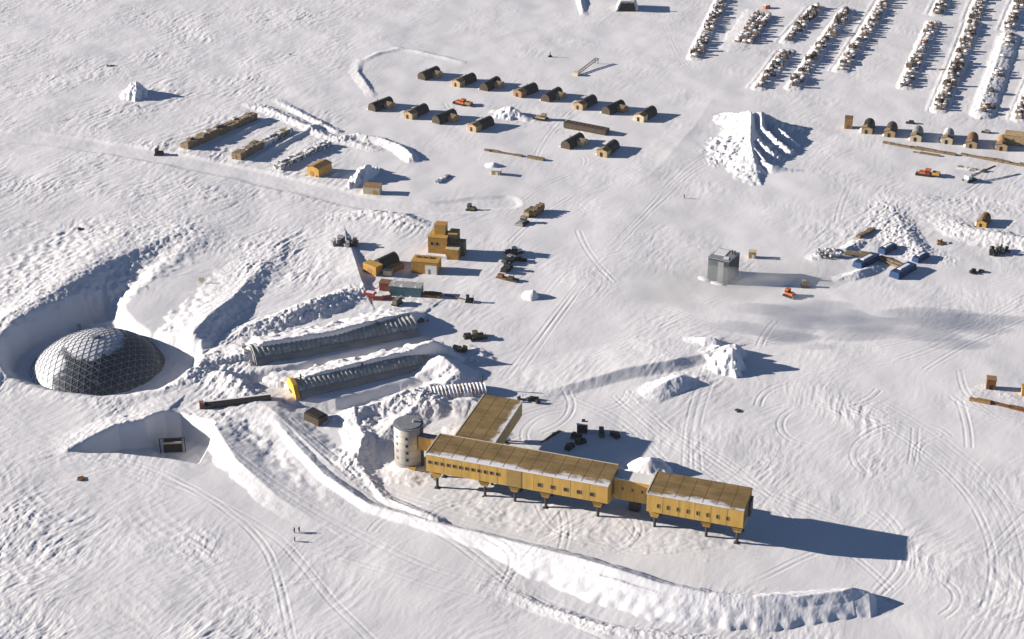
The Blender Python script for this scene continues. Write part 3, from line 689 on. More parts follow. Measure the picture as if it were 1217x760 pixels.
for k in range(3): window(link, 65.5+3.3*k, 9.9, 0.6, 0.9, 7.6)
MB().box((69, 10.9, 0), (3.5, 3.0, 5.55)).build('link_support', 'dark', link)
brd = MB().box((-3.6, 12.4, 8.6), (6.9, 2.6, 5.0)).build('bridge', 'yellow_wall', st)
MB().box((-3.6, 12.4, 13.604), (6.9, 2.9, 0.25)).build('roof', 'can_roof', brd)
def leg(x, y, parent=st, zt=6.7):
    l = MB(); l.tube((x, y, -0.6), (x, y, zt-2.0), 0.48, 10); l.box((x, y, -0.2), (1.8, 1.8, 0.5)); lo = l.build('leg', 'dark', parent)
    MB().box((x, y, zt-2.0), (2.2, 2.0, 1.995), top=(1.6, 1.5)).build('bracket', 'ochre', lo)
for x in (2.6, 19.6, 30.1, 40.8, 58.6):
    for y in (3.2, 10.3): leg(x, y)
for x in (77.6, 94.6, 104.6):
    for y in (3.2, 10.3): leg(x, y)
for x in (8.0, 14.8):
    for y in (24.0, 38.0): leg(x, y, zt=6.2)
g = MB(); g.box((31, 6.75, 6.2), (58, 6.0, 0.49)); g.build('floor_beam', 'belly', st)
g = MB(); g.box((91, 6.75, 6.2), (28, 6.0, 0.49)); g.build('floor_beam', 'dark', st)
# silver stair tower
tx, ty, tr = -11.8, 14.2, 5.05
t = MB()
n = 40
t.add([(tx+tr*math.cos(2*PI*k/n), ty+tr*math.sin(2*PI*k/n), z) for z in (-1.0, 16.2) for k in range(n)], [tuple(range(n))[::-1], tuple(range(n, 2*n))]+[(k, (k+1) % n, n+(k+1) % n, n+k) for k in range(n)])
tower = t.build('stair_tower', 'steel', st)
for p_ in tower.data.polygons: p_.use_smooth = len(p_.vertices) == 4
for z in (2.5, 5.3, 8.1, 10.9, 13.7):
    h = MB(); 
    h.add([(tx+r_*math.cos(2*PI*k/n), ty+r_*math.sin(2*PI*k/n), z+dz) for dz in (0, 0.12) for r_ in (tr-0.05, tr+0.03) for k in range(n)],
          [(n+k, n+(k+1) % n, 3*n+(k+1) % n, 3*n+k) for k in range(n)]+[(2*n+k, 2*n+(k+1) % n, 3*n+(k+1) % n, 3*n+k) for k in range(n)])
    h.build('cladding_joint', 'can_roof', tower)
t = MB(); t.tube((tx, ty, 16.204), (tx, ty, 16.5), tr+0.12, 40); t.tube((tx, ty, 16.504), (tx, ty, 16.75), tr-0.6, 40); rc = t.build('roof_cap', 'can_roof', tower)
t = MB(); t.tube((tx+1.6, ty+1, 16.754), (tx+1.6, ty+1, 17.6), 0.5, 8); t.build('vent', 'steel', rc)
for a in (math.radians(-76), math.radians(-122)):
    for z in (4.2, 7.0, 9.8, 12.6):
        f = MB(); c = (tx+(tr+0.01)*math.cos(a), ty+(tr+0.01)*math.sin(a), z)
        f.box(c, (0.95, 0.24, 0.95), rz=a+PI/2); f.build('window', 'glass' if a > -1.6 else 'grey', tower)
MB().box((tx+4.9, ty-0.6, 0), (0.9, 1.6, 16.0)).build('stair_shaft', 'dark', tower)
MB().box((tx+2.9, ty-4.6, -0.3), (2.4, 1.6, 2.4)).build('porch', 'ochre', tower)

# ================================================================== geodesic dome
dx0, dy0 = W(117, 439, -6.8)
dome = thing('geodesic_dome', 'half buried silver geodesic dome with triangular panels in a wide snow pit', 'dome', (dx0, dy0, -6.9), 0.0)
def geodesic(freq, R, zc, zmin):
    phi = (1+5**0.5)/2
    base = [Vector(v).normalized() for v in [(-1, phi, 0), (1, phi, 0), (-1, -phi, 0), (1, -phi, 0), (0, -1, phi), (0, 1, phi), (0, -1, -phi), (0, 1, -phi), (phi, 0, -1), (phi, 0, 1), (-phi, 0, -1), (-phi, 0, 1)]]
    rotm = base[5].rotation_difference(Vector((0, 0, 1))).to_matrix(); base = [rotm @ b for b in base]
    fs = [(0, 11, 5), (0, 5, 1), (0, 1, 7), (0, 7, 10), (0, 10, 11), (1, 5, 9), (5, 11, 4), (11, 10, 2), (10, 7, 6), (7, 1, 8), (3, 9, 4), (3, 4, 2), (3, 2, 6), (3, 6, 8), (3, 8, 9), (4, 9, 5), (2, 4, 11), (6, 2, 10), (8, 6, 7), (9, 8, 1)]
    vid = {}; V_ = []; T = []
    def get(v):
        v = v.normalized(); k = (round(v.x, 4), round(v.y, 4), round(v.z, 4))
        if k not in vid: vid[k] = len(V_); V_.append(v*R+Vector((0, 0, zc)))
        return vid[k]
    for a, b, c in fs:
        for i in range(freq):
            for j in range(freq-i):
                def q(i_, j_): return get((base[a]*(freq-i_-j_)+base[b]*i_+base[c]*j_))
                T.append((q(i, j), q(i+1, j), q(i, j+1)))
                if i+j < freq-1: T.append((q(i+1, j), q(i+1, j+1), q(i, j+1)))
    T = [t_ for t_ in T if min(V_[k].z for k in t_) > zmin]
    return V_, T
RD = 33.0; ZC = 14.2-RD
V_, T = geodesic(14, RD, ZC, -1.5)
m = MB(); m.add(V_, T); shell_mb = m
edges = set()
for a, b, c in T:
    for e in ((a, b), (b, c), (c, a)): edges.add(tuple(sorted(e)))
m = MB(); cc = Vector((0, 0, ZC))
for a, b in sorted(edges):
    p0 = V_[a]; p1 = V_[b]; nrm = ((p0+p1)/2-cc).normalized(); sd = (p1-p0).cross(nrm).normalized()*0.07
    m.add([p0-sd+nrm*0.02, p0+sd+nrm*0.02, p1+sd+nrm*0.02, p1-sd+nrm*0.02, p0-sd+nrm*0.13, p0+sd+nrm*0.13, p1+sd+nrm*0.13, p1-sd+nrm*0.13], [(4, 5, 6, 7), (0, 1, 5, 4), (3, 2, 6, 7), (0, 3, 7, 4), (1, 2, 6, 5)])
m.build('dome_lattice', 'strut', dome)
shell_mb.build('dome_shell', 'dome_panel', dome)
m = MB(); m.tube((0, 0, 14.1), (0, 0, 14.9), 1.4, 12); m.build('top_vent', 'strut', dome)

# ================================================================== buried vaults
def vault(label, p0, p1, r, zc, nrib, m1, shift, side=40):
    a = Vector((*W(p0[0], p0[1], p0[2]), 0)); b = Vector((*W(p1[0], p1[1], p1[2]), 0)); d = (b-a); L = d.length; d.normalize()
    nr = Vector((d.y, -d.x, 0)); a = a+nr*shift
    t = thing('vaulted_tunnel', label, 'tunnel', (a.x, a.y, zc), math.atan2(d.y, d.x))
    m = MB(); m.barrel(0, L, 2*r, r, ribs=nrib, amp=0.028, n=18); m.build('corrugated_shell', m1, t)
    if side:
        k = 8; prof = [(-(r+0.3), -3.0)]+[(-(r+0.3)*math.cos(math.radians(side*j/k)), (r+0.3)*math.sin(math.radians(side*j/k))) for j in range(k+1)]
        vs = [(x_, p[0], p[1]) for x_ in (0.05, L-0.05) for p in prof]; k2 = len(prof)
        MB().add(vs, [(j, j+1, k2+j+1, k2+j) for j in range(k2-1)]).build('side_wall', 'shaded_side_sheet', t, smooth=True)  # darker skin over the shell, standing in for shade on the flank
    return t, L
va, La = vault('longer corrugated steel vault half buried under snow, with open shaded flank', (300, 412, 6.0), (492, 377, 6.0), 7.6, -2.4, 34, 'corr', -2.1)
w_ = MB(); w_.prism([(-6.8, -1), (-6.8, 2.0), (-5.0, 5.4), (0, 7.0), (5.0, 5.4), (7.0, 2.0), (7.0, -1)], -0.5, -0.01, 'x'); w_.build('end_wall', 'grey', va)
w_ = MB(); rr = random.Random(5)
for k in range(12): w_.box((-1.2+rr.uniform(-1.0, 0.4), rr.uniform(-6, 6), -0.5), (rr.uniform(0.6, 1.6), rr.uniform(0.8, 2), rr.uniform(3, 7)), rz=rr.uniform(-0.5, 0.5))
w_.build('broken_facing', 'greyroof', va)
for k in (0.22, 0.33, 0.55, 0.77):
    MB().tube((La*k, -1.2, 7.1), (La*k, -1.2, 8.9), 0.45, 8).build('vent_pipe', 'dark', va)
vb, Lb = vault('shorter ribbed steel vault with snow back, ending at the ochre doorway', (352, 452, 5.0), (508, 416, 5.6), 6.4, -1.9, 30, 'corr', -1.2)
d_ = MB(); d_.prism([(-5.8, -0.6), (-5.8, 2.8), (-3.4, 6.2), (0.2, 7.3), (3.4, 6.2), (5.8, 2.8), (5.8, -0.6)], -2.0, -0.3, 'x'); dd = d_.build('door_frame', 'orange_yellow', vb)
MB().box((-2.06, 0, -0.6), (0.1, 3.0, 3.2)).build('doorway', 'black', dd)
MB().tube((2.0, -0.6, 6.3), (2.0, -0.6, 8.6), 0.35, 8).build('vent_pipe', 'dark', vb)
MB().tube((Lb*0.5, -0.6, 6.3), (Lb*0.5, -0.6, 7.7), 0.35, 8).build('vent_pipe', 'dark', vb)
vc, Lc = vault('short rusty ribbed roof poking from the snow beside the rear station wing', (512, 466, 2.2), (576, 454, 4.4), 5.0, -1.3, 15, 'corr_rust', 0.0, 0)
MB().tube((Lc-0.6, 1.5, 2), (Lc-0.6, 1.5, 8.0), 0.28, 8).build('vent_pipe', 'dark', vc)
# passage leading to the ochre doorway
a = at(243, 485); b = at(322, 474); ang = math.atan2(b[1]-a[1], b[0]-a[0]); L = math.hypot(b[0]-a[0], b[1]-a[1])
p_ = thing('covered_passage', 'long low dark covered passage leading to the ochre vault doorway', 'passage', (a[0], a[1], min(a[2], b[2])-0.2), ang)
MB().prism([(-1.5, 0), (-1.5, 1.6), (0, 2.3), (1.5, 1.6), (1.5, 0)], 0, L).build('passage_body', 'dark', p_)
MB().beam((0.2, 1.2, 1.98), (L-0.2, 1.2, 1.98), 0.9, 0.2).build('snow_strip', 'fresh', p_)
MB().box((-0.9, 0.4, 0), (1.6, 2.2, 2.6)).build('entry_box', 'rust', p_)
x, y, z = at(375, 500)
p_ = thing('dark_hatch', 'dark olive hatch box tilted in the snow below the ochre doorway', 'hatch', (x, y, z), wang(365, 490, 390, 500))
MB().box((0, 0, 0), (7.0, 5.0, 3.0), tilt=0.12).build('hatch_body', 'tarp_green', p_)
MB().box((0, 0, 3.1), (6.0, 3.8, 0.3), tilt=0.12).build('hatch_lid', 'dark', p_)
# dark doorway at the foot of the ramp
x, y = W(205, 529, -5.5); z = HZ(x, y)
p_ = thing('portal', 'dark square tunnel doorway with pale header at the foot of the snow ramp', 'portal', (x, y, z-0.3), 0.12)
MB().box((0, 1.2, 0), (6.4, 2.4, 4.6)).build('tunnel_mouth', 'black', p_)
MB().box((0, -0.1, 4.0), (6.6, 0.3, 0.7)).build('header', 'cream', p_)
for sx in (-1, 1): MB().box((sx*4.4, -0.2, 0), (0.35, 0.35, 6.2)).build('post', 'dark', p_)
MB().box((0, -0.2, 6.205), (9.2, 0.35, 0.3)).build('crossbeam', 'dark', p_)

# ================================================================== hut camp
def hut_parts(t, kind, dark='tarp', tan='ply'):
    L = 13.0; w = 5.2; h = 3.9
    sk = MB(); sk.lump((6, 2.7, 0), (13, 2.2, 0.9), 3, n=12, rows=3); sk.build('snow_skirt', 'fresh', t, smooth=True)
    if kind == 'P':
        b = MB(); b.barrel(3.4, L, w, h, ribs=6, amp=0.012, n=12, pw=0.8); bo = b.build('tarp_vault', dark, t)
        MB().barrel(L, L+0.15, w-0.3, h-0.2, n=12, pw=0.8).build('end_wall', dark, bo)
        v = MB(); v.prism([(-2.5, 0), (-2.5, 2.8), (0, 3.5), (2.5, 2.8), (2.5, 0)], -0.8, 3.35); vo = v.build('porch', tan, t)
        MB().prism([(-2.7, 2.75), (0, 3.56), (2.7, 2.75), (2.7, 2.9), (0, 3.72), (-2.7, 2.9)], -0.95, 3.36).build('roof', 'wood', vo)
        MB().box((-0.84, 0.3, 0), (0.08, 1.2, 2.1)).build('door', 'black', vo)
        MB().tube((7.5, 0.3, h-0.1), (7.5, 0.3, h+1.0), 0.14, 6).build('stove_pipe', 'dark', bo)
    else:
        b = MB(); b.barrel(0, L, w, h, ribs=7, amp=0.012, n=12, pw=0.8); bo = b.build('tarp_vault', dark, t)
        MB().barrel(-0.15, 0, w-0.3, h-0.2, n=12, pw=0.8).build('end_wall', 'tarp_green', bo)
        v = MB(); v.prism([(6.2, 0), (6.2, 2.4), (8.4, 3.1), (10.6, 2.4), (10.6, 0)], -5.4, -2.1, 'y'); vo = v.build('porch', tan, t)
        MB().prism([(6.0, 2.4), (8.4, 3.16), (10.8, 2.4), (10.8, 2.55), (8.4, 3.32), (6.0, 2.55)], -5.55, -2.0, 'y').build('roof', 'wood', vo)
        MB().box((8.4, -5.44, 0), (1.0, 0.08, 2.0)).build('door', 'ply_dark', vo)
        MB().tube((4.5, 0.3, h-0.1), (4.5, 0.3, h+1.0), 0.14, 6).build('stove_pipe', 'dark', bo)
HUT_A = math.radians(58)
HG = 'arched tarp huts in the camp'
huts = [((501, 95), 'Q', 'ply', 'all dark arched hut, end of the back row nearest the curved snow edge'),
        ((543, 103), 'P', 'ply', 'dark arched hut with tan porch, second along the back row of huts'),
        ((575, 108), 'Q', 'ply', 'dark arched hut with side porch, third along the back row of huts'),
        ((616, 115), 'P', 'ply_dark', 'dark arched hut with brown porch, fourth along the back row of huts'),
        ((648, 121), 'Q', 'ply', 'dark arched hut with side porch, fifth along the back row of huts'),
        ((688, 130), 'P', 'ply', 'dark arched hut with tan porch, sixth along the back row of huts'),
        ((720, 136), 'Q', 'ply_dark', 'dark arched hut with side porch, seventh along the back row of huts'),
        ((760, 144), 'P', 'cream', 'dark arched hut with yellowish porch, end of back row nearest the largest snow pile'),
        ((442, 132), 'Q', 'ply', 'dark arched hut in the second row, nearest the ploughed snow heaps'),
        ((486, 141), 'P', 'ply', 'dark arched hut with tan porch, second along the second row of huts'),
        ((518, 147), 'Q', 'ply', 'dark arched hut with side porch, third along the second row of huts'),
        ((562, 156), 'P', 'ply', 'dark arched hut with tan porch ending the second row beside the snow pile'),
        ((672, 177), 'Q', 'cream', 'dark arched hut with side porch, in front of the long brown container'),
        ((716, 186), 'P', 'ply', 'dark arched hut with tan porch, in front row beyond the long container')]
protos = {}
for (px, py), kd, tan, lab in huts:
    x, y, z = at(px, py); key = (kd, tan)
    ang = HUT_A+random.uniform(-0.14, 0.10)
    if key not in protos:
        t = thing('arched_hut', lab, 'hut', (x, y, z-0.15), ang, HG); t.scale = (1.08, 1.15, 1.15); hut_parts(t, kd, 'tarp', tan); protos[key] = t
    else: dup(protos[key], (x, y, z-0.15), ang, lab)

def tracked(name, label, px, py, ang, body='orange', cab='grey', L=5.5, w=3.0, blade=True, group=None, load=None):
    x, y, z = at(px, py); t = thing(name, label, 'tractor' if name == 'tracked_tractor' else 'vehicle', (x, y, z-0.1), ang, group)
    for s in (-1, 1):
        tr_ = MB(); tr_.prism([(-L/2, 0.35), (-L/2+0.4, 0), (L/2-0.4, 0), (L/2, 0.4), (L/2-0.3, 1.0), (-L/2+0.3, 1.0)], s*(w/2)-0.35, s*(w/2)+0.35, 'y'); tr_.build('track', 'black', t)
    b = MB(); b.box((0.7, 0, 0.75), (L*0.62, w-0.75, 1.1), top=(0.95, 0.9)); b.build('hood', body, t)
    c = MB(); c.box((-L*0.2, 0, 1.0), (L*0.36, w-0.7, 2.0), top=(0.85, 0.88)); co = c.build('cab', body if cab is None else cab, t)
    MB().box((-L*0.2, 0, 3.004), (L*0.38, w-0.6, 0.18)).build('roof', body, co)
    MB().box((-L*0.2, 0, 1.9), (L*0.365, w-0.69, 0.75), top=(0.94, 0.95)).build('window', 'glass', co)
    MB().tube((1.4, 0.5, 1.8), (1.4, 0.5, 2.9), 0.1, 6).build('exhaust', 'dark', t)
    if blade:
        MB().prism([(L/2+0.5, 0.05), (L/2+0.9, 0.6), (L/2+0.6, 1.3), (L/2+0.45, 1.3), (L/2+0.7, 0.6), (L/2+0.3, 0.05)], -w*0.62, w*0.62, 'y').build('blade', 'grey' if body != 'red' else body, t)
    if load: 
        MB().box((-L*0.75, 0, 0.9), (L*0.6, w, 0.3)).build('rear_deck', 'dark', t)
        MB().box((-L*0.75, 0, 1.2), (L*0.5, w*0.8, 1.2)).build('load', load, t)
    return t
tracked('tracked_tractor', 'orange tracked tractor parked between the two hut rows', 548, 124, wang(560, 127, 536, 121), 'orange', 'orange', 7, 3.6, load='ply_dark')
tracked('tracked_tractor', 'orange bulldozer with red cab roof, alone below the snow-dusted hut row', 1099, 208, wang(1110, 209, 1090, 206), 'orange', 'red', 7.0, 4.0, load='ochre')
tracked('tracked_tractor', 'orange bulldozer working at the shadow end of the grey block', 938, 352, wang(930, 348, 946, 354), 'orange', 'orange', 4.6, 3.0)
tracked('tracked_tractor', 'amber loader just behind the orange bulldozer, near the tarp yard', 957, 341, wang(948, 341, 966, 341), 'amber', 'amber', 3.8, 2.2, blade=False)
tracked('tracked_vehicle', 'small khaki tracked vehicle alone between the yellow tower block and sledge train', 560, 250, wang(552, 248, 570, 251), 'green', 'green', 4.5, 2.8, blade=False)
tracked('tracked_vehicle', 'khaki tracked vehicle with dark load, parked past the end of the longer vault', 568, 402, wang(558, 402, 580, 399), 'green', 'green', 5.5, 3.4, load='black')
tracked('tracked_vehicle', 'small black vehicle on the snow road edge by the timber stacks', 189, 184, wang(180, 184, 198, 184), 'black', 'black', 4.6, 3.2, blade=False)
tracked('tracked_vehicle', 'brown loader with snowy bucket, in the hut camp by the long container', 643, 142, wang(655, 144, 632, 141), 'ply', 'cream', 7.0, 4.0)

def shed(label, px, py, ang, L, w, h, wallm, roofm, cat='shed', name='flat_roofed_shed', door=None, pitched=0.0, extra=None, dz=0.0):
    """footprint centred on the pixel; x = length"""
    x, y, z = at(px, py); t = thing(name, label, cat, (x, y, z-0.2+dz), ang)
    if pitched: MB().prism([(-w/2, 0), (-w/2, h), (0, h+pitched), (w/2, h), (w/2, 0)], -L/2, L/2).build('wall', wallm, t); MB().prism([(-w/2-0.2, h-0.04), (0, h+pitched+0.004), (w/2+0.2, h-0.04), (w/2+0.2, h+0.16), (0, h+pitched+0.22), (-w/2-0.2, h+0.16)], -L/2-0.2, L/2+0.2).build('roof', roofm, t)
    else: MB().box((0, 0, 0), (L, w, h)).build('wall', wallm, t, bevel=0.04); MB().box((0, 0, h+0.004), (L+0.25, w+0.25, 0.25)).build('roof', roofm, t)
    if door:
        for (ax, off, dw, dh, dm) in door:
            if ax == 'f': MB().box((off, -w/2-0.04, 0.1), (dw, 0.08, dh)).build('door', dm, t)
            if ax == 'l': MB().box((-L/2-0.04, off, 0.1), (0.08, dw, dh)).build('door', dm, t)
    return t
# timber lines, left
def stack(label, a, b, w, h, m, group=None, top=None, seed=0, name='timber_stack', cat='timber stack', seg=9, dz=0.6):
    x0, y0, z0 = at(*a); x1, y1, z1 = at(*b); ang = math.atan2(y1-y0, x1-x0); L = math.hypot(x1-x0, y1-y0)
    t = thing(name, label, cat, (x0, y0, min(z0, z1)-0.3), ang, group); r = random.Random(seed); mb = MB(); x = 0
    mb.box((L/2, 0, 0), (L, w*1.04, 0.5))
    while x < L-1:
        l = min(L-x, r.uniform(L/seg*0.6, L/seg*1.5)); k = max(1, int(w/2.0))
        for j in range(k):
            hh = h*r.uniform(0.7, 1.05); yy = -w/2+w*(j+0.5)/k
            mb.box((x+l/2, yy+r.uniform(-0.1, 0.1), 0.504), (l*0.96, w/k*0.94, hh), rz=r.uniform(-0.02, 0.02))
            for q in range(2): mb.box((x+l*(0.25+0.5*q), yy, 0.504+hh), (0.4, w/k*0.8, 0.2))
            if top and r.random() < 0.55: mb.box((x+l/2+r.uniform(-0.3, 0.3), yy, 0.71+hh), (l*r.uniform(0.4, 0.85), w/k*0.7, r.uniform(0.15, 0.6)), rz=r.uniform(-0.1, 0.1), mi=1)
        x += l
    mb.build('timber_tiers', [m, top or m], t)
    return t
stack('long stack of brown timber with snow dust, nearest the lone blocky snow pile', (219, 177), (302, 141), 5.5, 3.4, 'wood', top='wood_snowy', seed=1)
stack('middle timber stack, brown at its near end and buried in snow beyond', (281, 190), (308, 175), 5.5, 3.2, 'wood', top='wood_snowy', seed=2, seg=5)
stack('snowed-over far half of the middle timber line, behind its brown half', (310, 174), (344, 156), 5.0, 2.2, 'wood_snowy', top='fresh', seed=3, seg=6)
stack('row of grey pipes and snowy bundles beside the yellow cabin', (329, 202), (390, 172), 5.0, 2.4, 'pipe_grey', top='fresh', seed=4, name='pipe_stack', cat='pipe stack')
shed('ochre cabin with brown sloping roof at the end of the pipe row', 380, 206, math.radians(58), 10.5, 7.0, 4.6, 'ochre', 'ply_dark', pitched=0.9, door=[('l', 0.5, 2.0, 2.6, 'ply_dark'), ('l', -2.3, 0.9, 1.0, 'glass')], name='cabin', cat='cabin')
shed('yellow cab with dark roof hatch, standing by the snow road before a snow pile', 443, 229, math.radians(-10), 8.0, 5.0, 4.0, 'cream', 'ply_dark', door=[('f', 1.5, 1.8, 2.2, 'ochre'), ('l', 0, 1.6, 1.6, 'white')], name='cabin', cat='cabin')
stack('scattered scrap boards beside the snow road past the yellow cab', (519, 218), (534, 209), 2.0, 0.8, 'pipe_grey', seed=6, name='scrap_boards', cat='scrap', seg=4)
# camp line items
def container(label, a, b, w, h, m, roofm, name='long_container', cat='container'):
    x0, y0, z0 = at(*a); x1, y1, z1 = at(*b); ang = math.atan2(y1-y0, x1-x0); L = math.hypot(x1-x0, y1-y0)
    t = thing(name, label, cat, ((x0+x1)/2, (y0+y1)/2, min(z0, z1)-0.1), ang)
    MB().box((0, 0, 0.5), (L, w, h)).build('body', m, t, bevel=0.05); r_ = MB().box((0, 0, h+0.504), (L+0.1, w+0.2, 0.2)).build('roof', roofm, t)
    for k in (-1, 1): MB().box((0, k*w*0.38, 0), (L*0.95, 0.4, 0.495)).build('runner', 'dark', t)
    for k in range(int(L/2.5)): MB().box((-L/2+1.2+k*2.5, 0, h+0.71), (0.14, w, 0.1)).build('roof_rib', 'dark', r_)
    return t
c_ = container('long low brown roofed container in the middle of the hut camp', (672, 151), (722, 160), 4.6, 2.6, 'tarp_green', 'tarp_green')
def planks(label, a, b, m='wood', h=0.9, w=1.6, seed=0, gap=None):
    w *= 1.3; h *= 1.25
    x0, y0, z0 = at(*a); x1, y1, z1 = at(*b); ang = math.atan2(y1-y0, x1-x0); L = math.hypot(x1-x0, y1-y0); r = random.Random(seed); mb = MB(); x = 0
    while x < L:
        l = r.uniform(2.5, 6)
        if not (gap and gap[0] < x/L < gap[1]):
            for j in range(2): mb.box((x+l/2, (j-0.5)*w*0.5+r.uniform(-.1, .1), 0), (l*0.97, w*0.46, h*r.uniform(0.5, 1.05)), rz=r.uniform(-0.04, 0.04))
        x += l
    o = mb.build('timber_row', m); place(o, (x0, y0, (z0+z1)/2-0.1), ang); return tag(o, label, 'timber row')
planks('thin straight row of brown planks on the snow below the hut camp', (576, 179), (646, 191), 'wood', 1.0, 1.8, 1, (0.62, 0.68))
planks('thin straight plank row in front of the snow-dusted huts, longer one', (1049, 170), (1130, 184), 'wood', 0.9, 1.8, 2)
planks('short broken plank pieces below the longer plank row', (1085, 181), (1110, 185), 'wood', 0.7, 1.2, 3, (0.4, 0.6))
planks('plank row with pipes in front of the brown vault hut, near the picture edge', (1142, 184), (1212, 197), 'wood', 1.1, 1.8, 4)
planks('pale boards lying behind the crane', (1138, 200), (1165, 204), 'wood_snowy', 1.0, 2.2, 5)
shed('small pale box with drifted snow, alone below the plank row', 590, 207, math.radians(-12), 4.4, 3.0, 2.4, 'ply', 'fresh', name='small_box_hut', cat='hut', door=[('f', 0.5, 1.2, 1.6, 'white')])
# right hand hut row
x, y, z = at(1008, 152)
shed('narrow tall brown box hut starting the snow-dusted hut row', 1008, 152, math.radians(-14), 4.0, 4.0, 6.0, 'ply_dark', 'rust', name='box_hut', cat='hut', door=[('f', 0, 1.4, 2.2, 'rust')])
RG = 'arched huts in the snow-dusted row'
for (px, py), kd, dk, tan, lab in [((1030, 159), 'P', 'tarp', 'ply', 'dark arched hut with tan face beside the narrow brown box hut'),
        ((1057, 163), 'P', 'tarp_green', 'ply', 'greenish arched hut with snow at its flank, third in the snow-dusted row'),
        ((1088, 168), 'P', 'grey', 'cream', 'pale greyish arched hut in the middle of the snow-dusted row'),
        ((1125, 171), 'P', 'greyroof', 'cream', 'white snow-covered arched hut in the snow-dusted row'),
        ((1154, 176), 'P', 'rust', 'ply', 'arched hut with reddish brown vault and tan porch, before the plank-sided one'),
        ((1190, 179), 'P', 'ply_dark', 'ply', 'brown vaulted hut with plank sides, next to the wide tan hut')]:
    x, y, z = at(px, py); t = thing('arched_hut', lab, 'hut', (x, y, z-0.15), HUT_A+0.25, RG); hut_parts(t, kd, dk, tan); t.scale = (0.95, 1.1, 1.12)
shed('wide tan hut ending the snow-dusted row at the picture edge', 1208, 171, math.radians(-20), 12, 7, 5.5, 'ply', 'ply', pitched=0.8, name='wide_hut', cat='hut')
for k, (px, py, lb) in enumerate([(1082, 147, 'small dark sledge behind the snow-dusted hut row'), (1172, 158, 'small grey sledge behind the brown vaulted huts')]):
    x, y, z = at(px, py); t = thing('cargo_sledge', lb, 'sledge', (x, y, z), math.radians(-20))
    for s in (-1, 1): MB().box((0, s*0.9, 0), (5, 0.25, 0.3)).build('runner', 'dark', t)
    MB().box((0, 0, 0.304), (4.6, 2.2, 0.3)).build('deck', 'dark', t); MB().box((0.4, 0, 0.61), (2.4, 1.8, 1.0)).build('load', 'black' if k == 0 else 'grey', t)
# crane with long low jib
x, y, z = at(1152, 215)
t = thing('crane', 'grey mobile crane with a long low boom on open snow', 'crane', (x, y, z), wang(1150, 215, 1185, 204))
MB().box((0, 0, 0.3), (5.5, 3.0, 1.0)).build('carrier', 'grey', t)
for s in (-1, 1): MB().box((0, s*1.6, 0), (6.0, 0.6, 0.9)).build('track', 'black', t)
MB().box((-1.2, 0, 1.304), (2.4, 2.6, 1.6)).build('cab', 'white', t)
b = MB(); P0 = Vector((0.3, 0, 2.0)); P1 = Vector((18, 0, 3.6))
for dy_ in (-0.5, 0.5):
    for dz_ in (-0.3, 0.3): b.beam(P0+Vector((0, dy_, dz_)), P1+Vector((0, dy_*0.5, dz_*0.5)), 0.22, 0.22)
for k in range(12):
    q0 = P0.lerp(P1, k/12); q1 = P0.lerp(P1, (k+1)/12); s = 1 if k % 2 else -1; b.beam(q0+Vector((0, s*0.5, 0.2)), q1+Vector((0, -s*0.4, -0.2)), 0.14, 0.14)
b.build('boom', 'dark', t)
x, y, z = at(686, 89)
t = thing('conveyor_ramp', 'long thin lattice conveyor lying on snow behind the back hut row', 'conveyor', (x, y, z), wang(688, 88, 716, 72))
b = MB()
for s in (-0.9, 0.9): b.beam((0, s, 0.6), (24, s, 3.0), 0.35, 0.4)
for k in range(9): b.beam((1+2.8*k, -0.9, 0.7+0.28*k), (1+2.8*k, 0.9, 0.7+0.28*k), 0.2, 0.2)
b.build('lattice_frame', 'green', t); MB().box((-0.8, 0, 0), (2.6, 3.0, 1.8)).build('engine_box', 'cream', t)
MB().tube((23, -0.9, 0), (23, -0.9, 2.9), 0.18, 6).build('prop', 'dark', t); MB().tube((23, 0.9, 0), (23, 0.9, 2.9), 0.18, 6).build('prop', 'dark', t)
# dark A-shaped shed at the upper edge
x, y, z = at(746, 14)
t = thing('frame_shed', 'dark sloped-front shed with snowy sides at the far edge of the camp', 'shed', (x, y, z-0.2), math.radians(-3))
MB().prism([(-7.5, 0), (-4.6, 6.6), (4.2, 6.6), (6.6, 0)], 0.3, 14, 'y').build('wall', 'greyroof', t)
MB().prism([(-6.4, 0), (-4.1, 5.4), (3.7, 5.4), (5.5, 0)], 0.05, 0.296, 'y').build('dark_front', 'black', t)
MB().box((-0.2, 7, 6.604), (8.6, 13.5, 0.3)).build('roof', 'fresh', t)
MB().box((6.3, 7.2, 0), (0.9, 12, 6.2), tilt=-0.32).build('snow_side', 'fresh', t)
MB().box((2.5, 3, 6.91), (1.5, 1.5, 1.6)).build('roof_vent', 'dark', t)
x, y, z = at(654, 68)
t = thing('marker_post', 'small dark marker cairn standing alone above the hut camp', 'marker', (x, y, z), 0)
MB().box((0, 0, 0), (2.6, 1.8, 1.1), top=(0.5, 0.5)).build('base', 'black', t); MB().tube((0, 0, 1.1), (0, 0, 3.0), 0.22, 6).build('pole', 'dark', t)

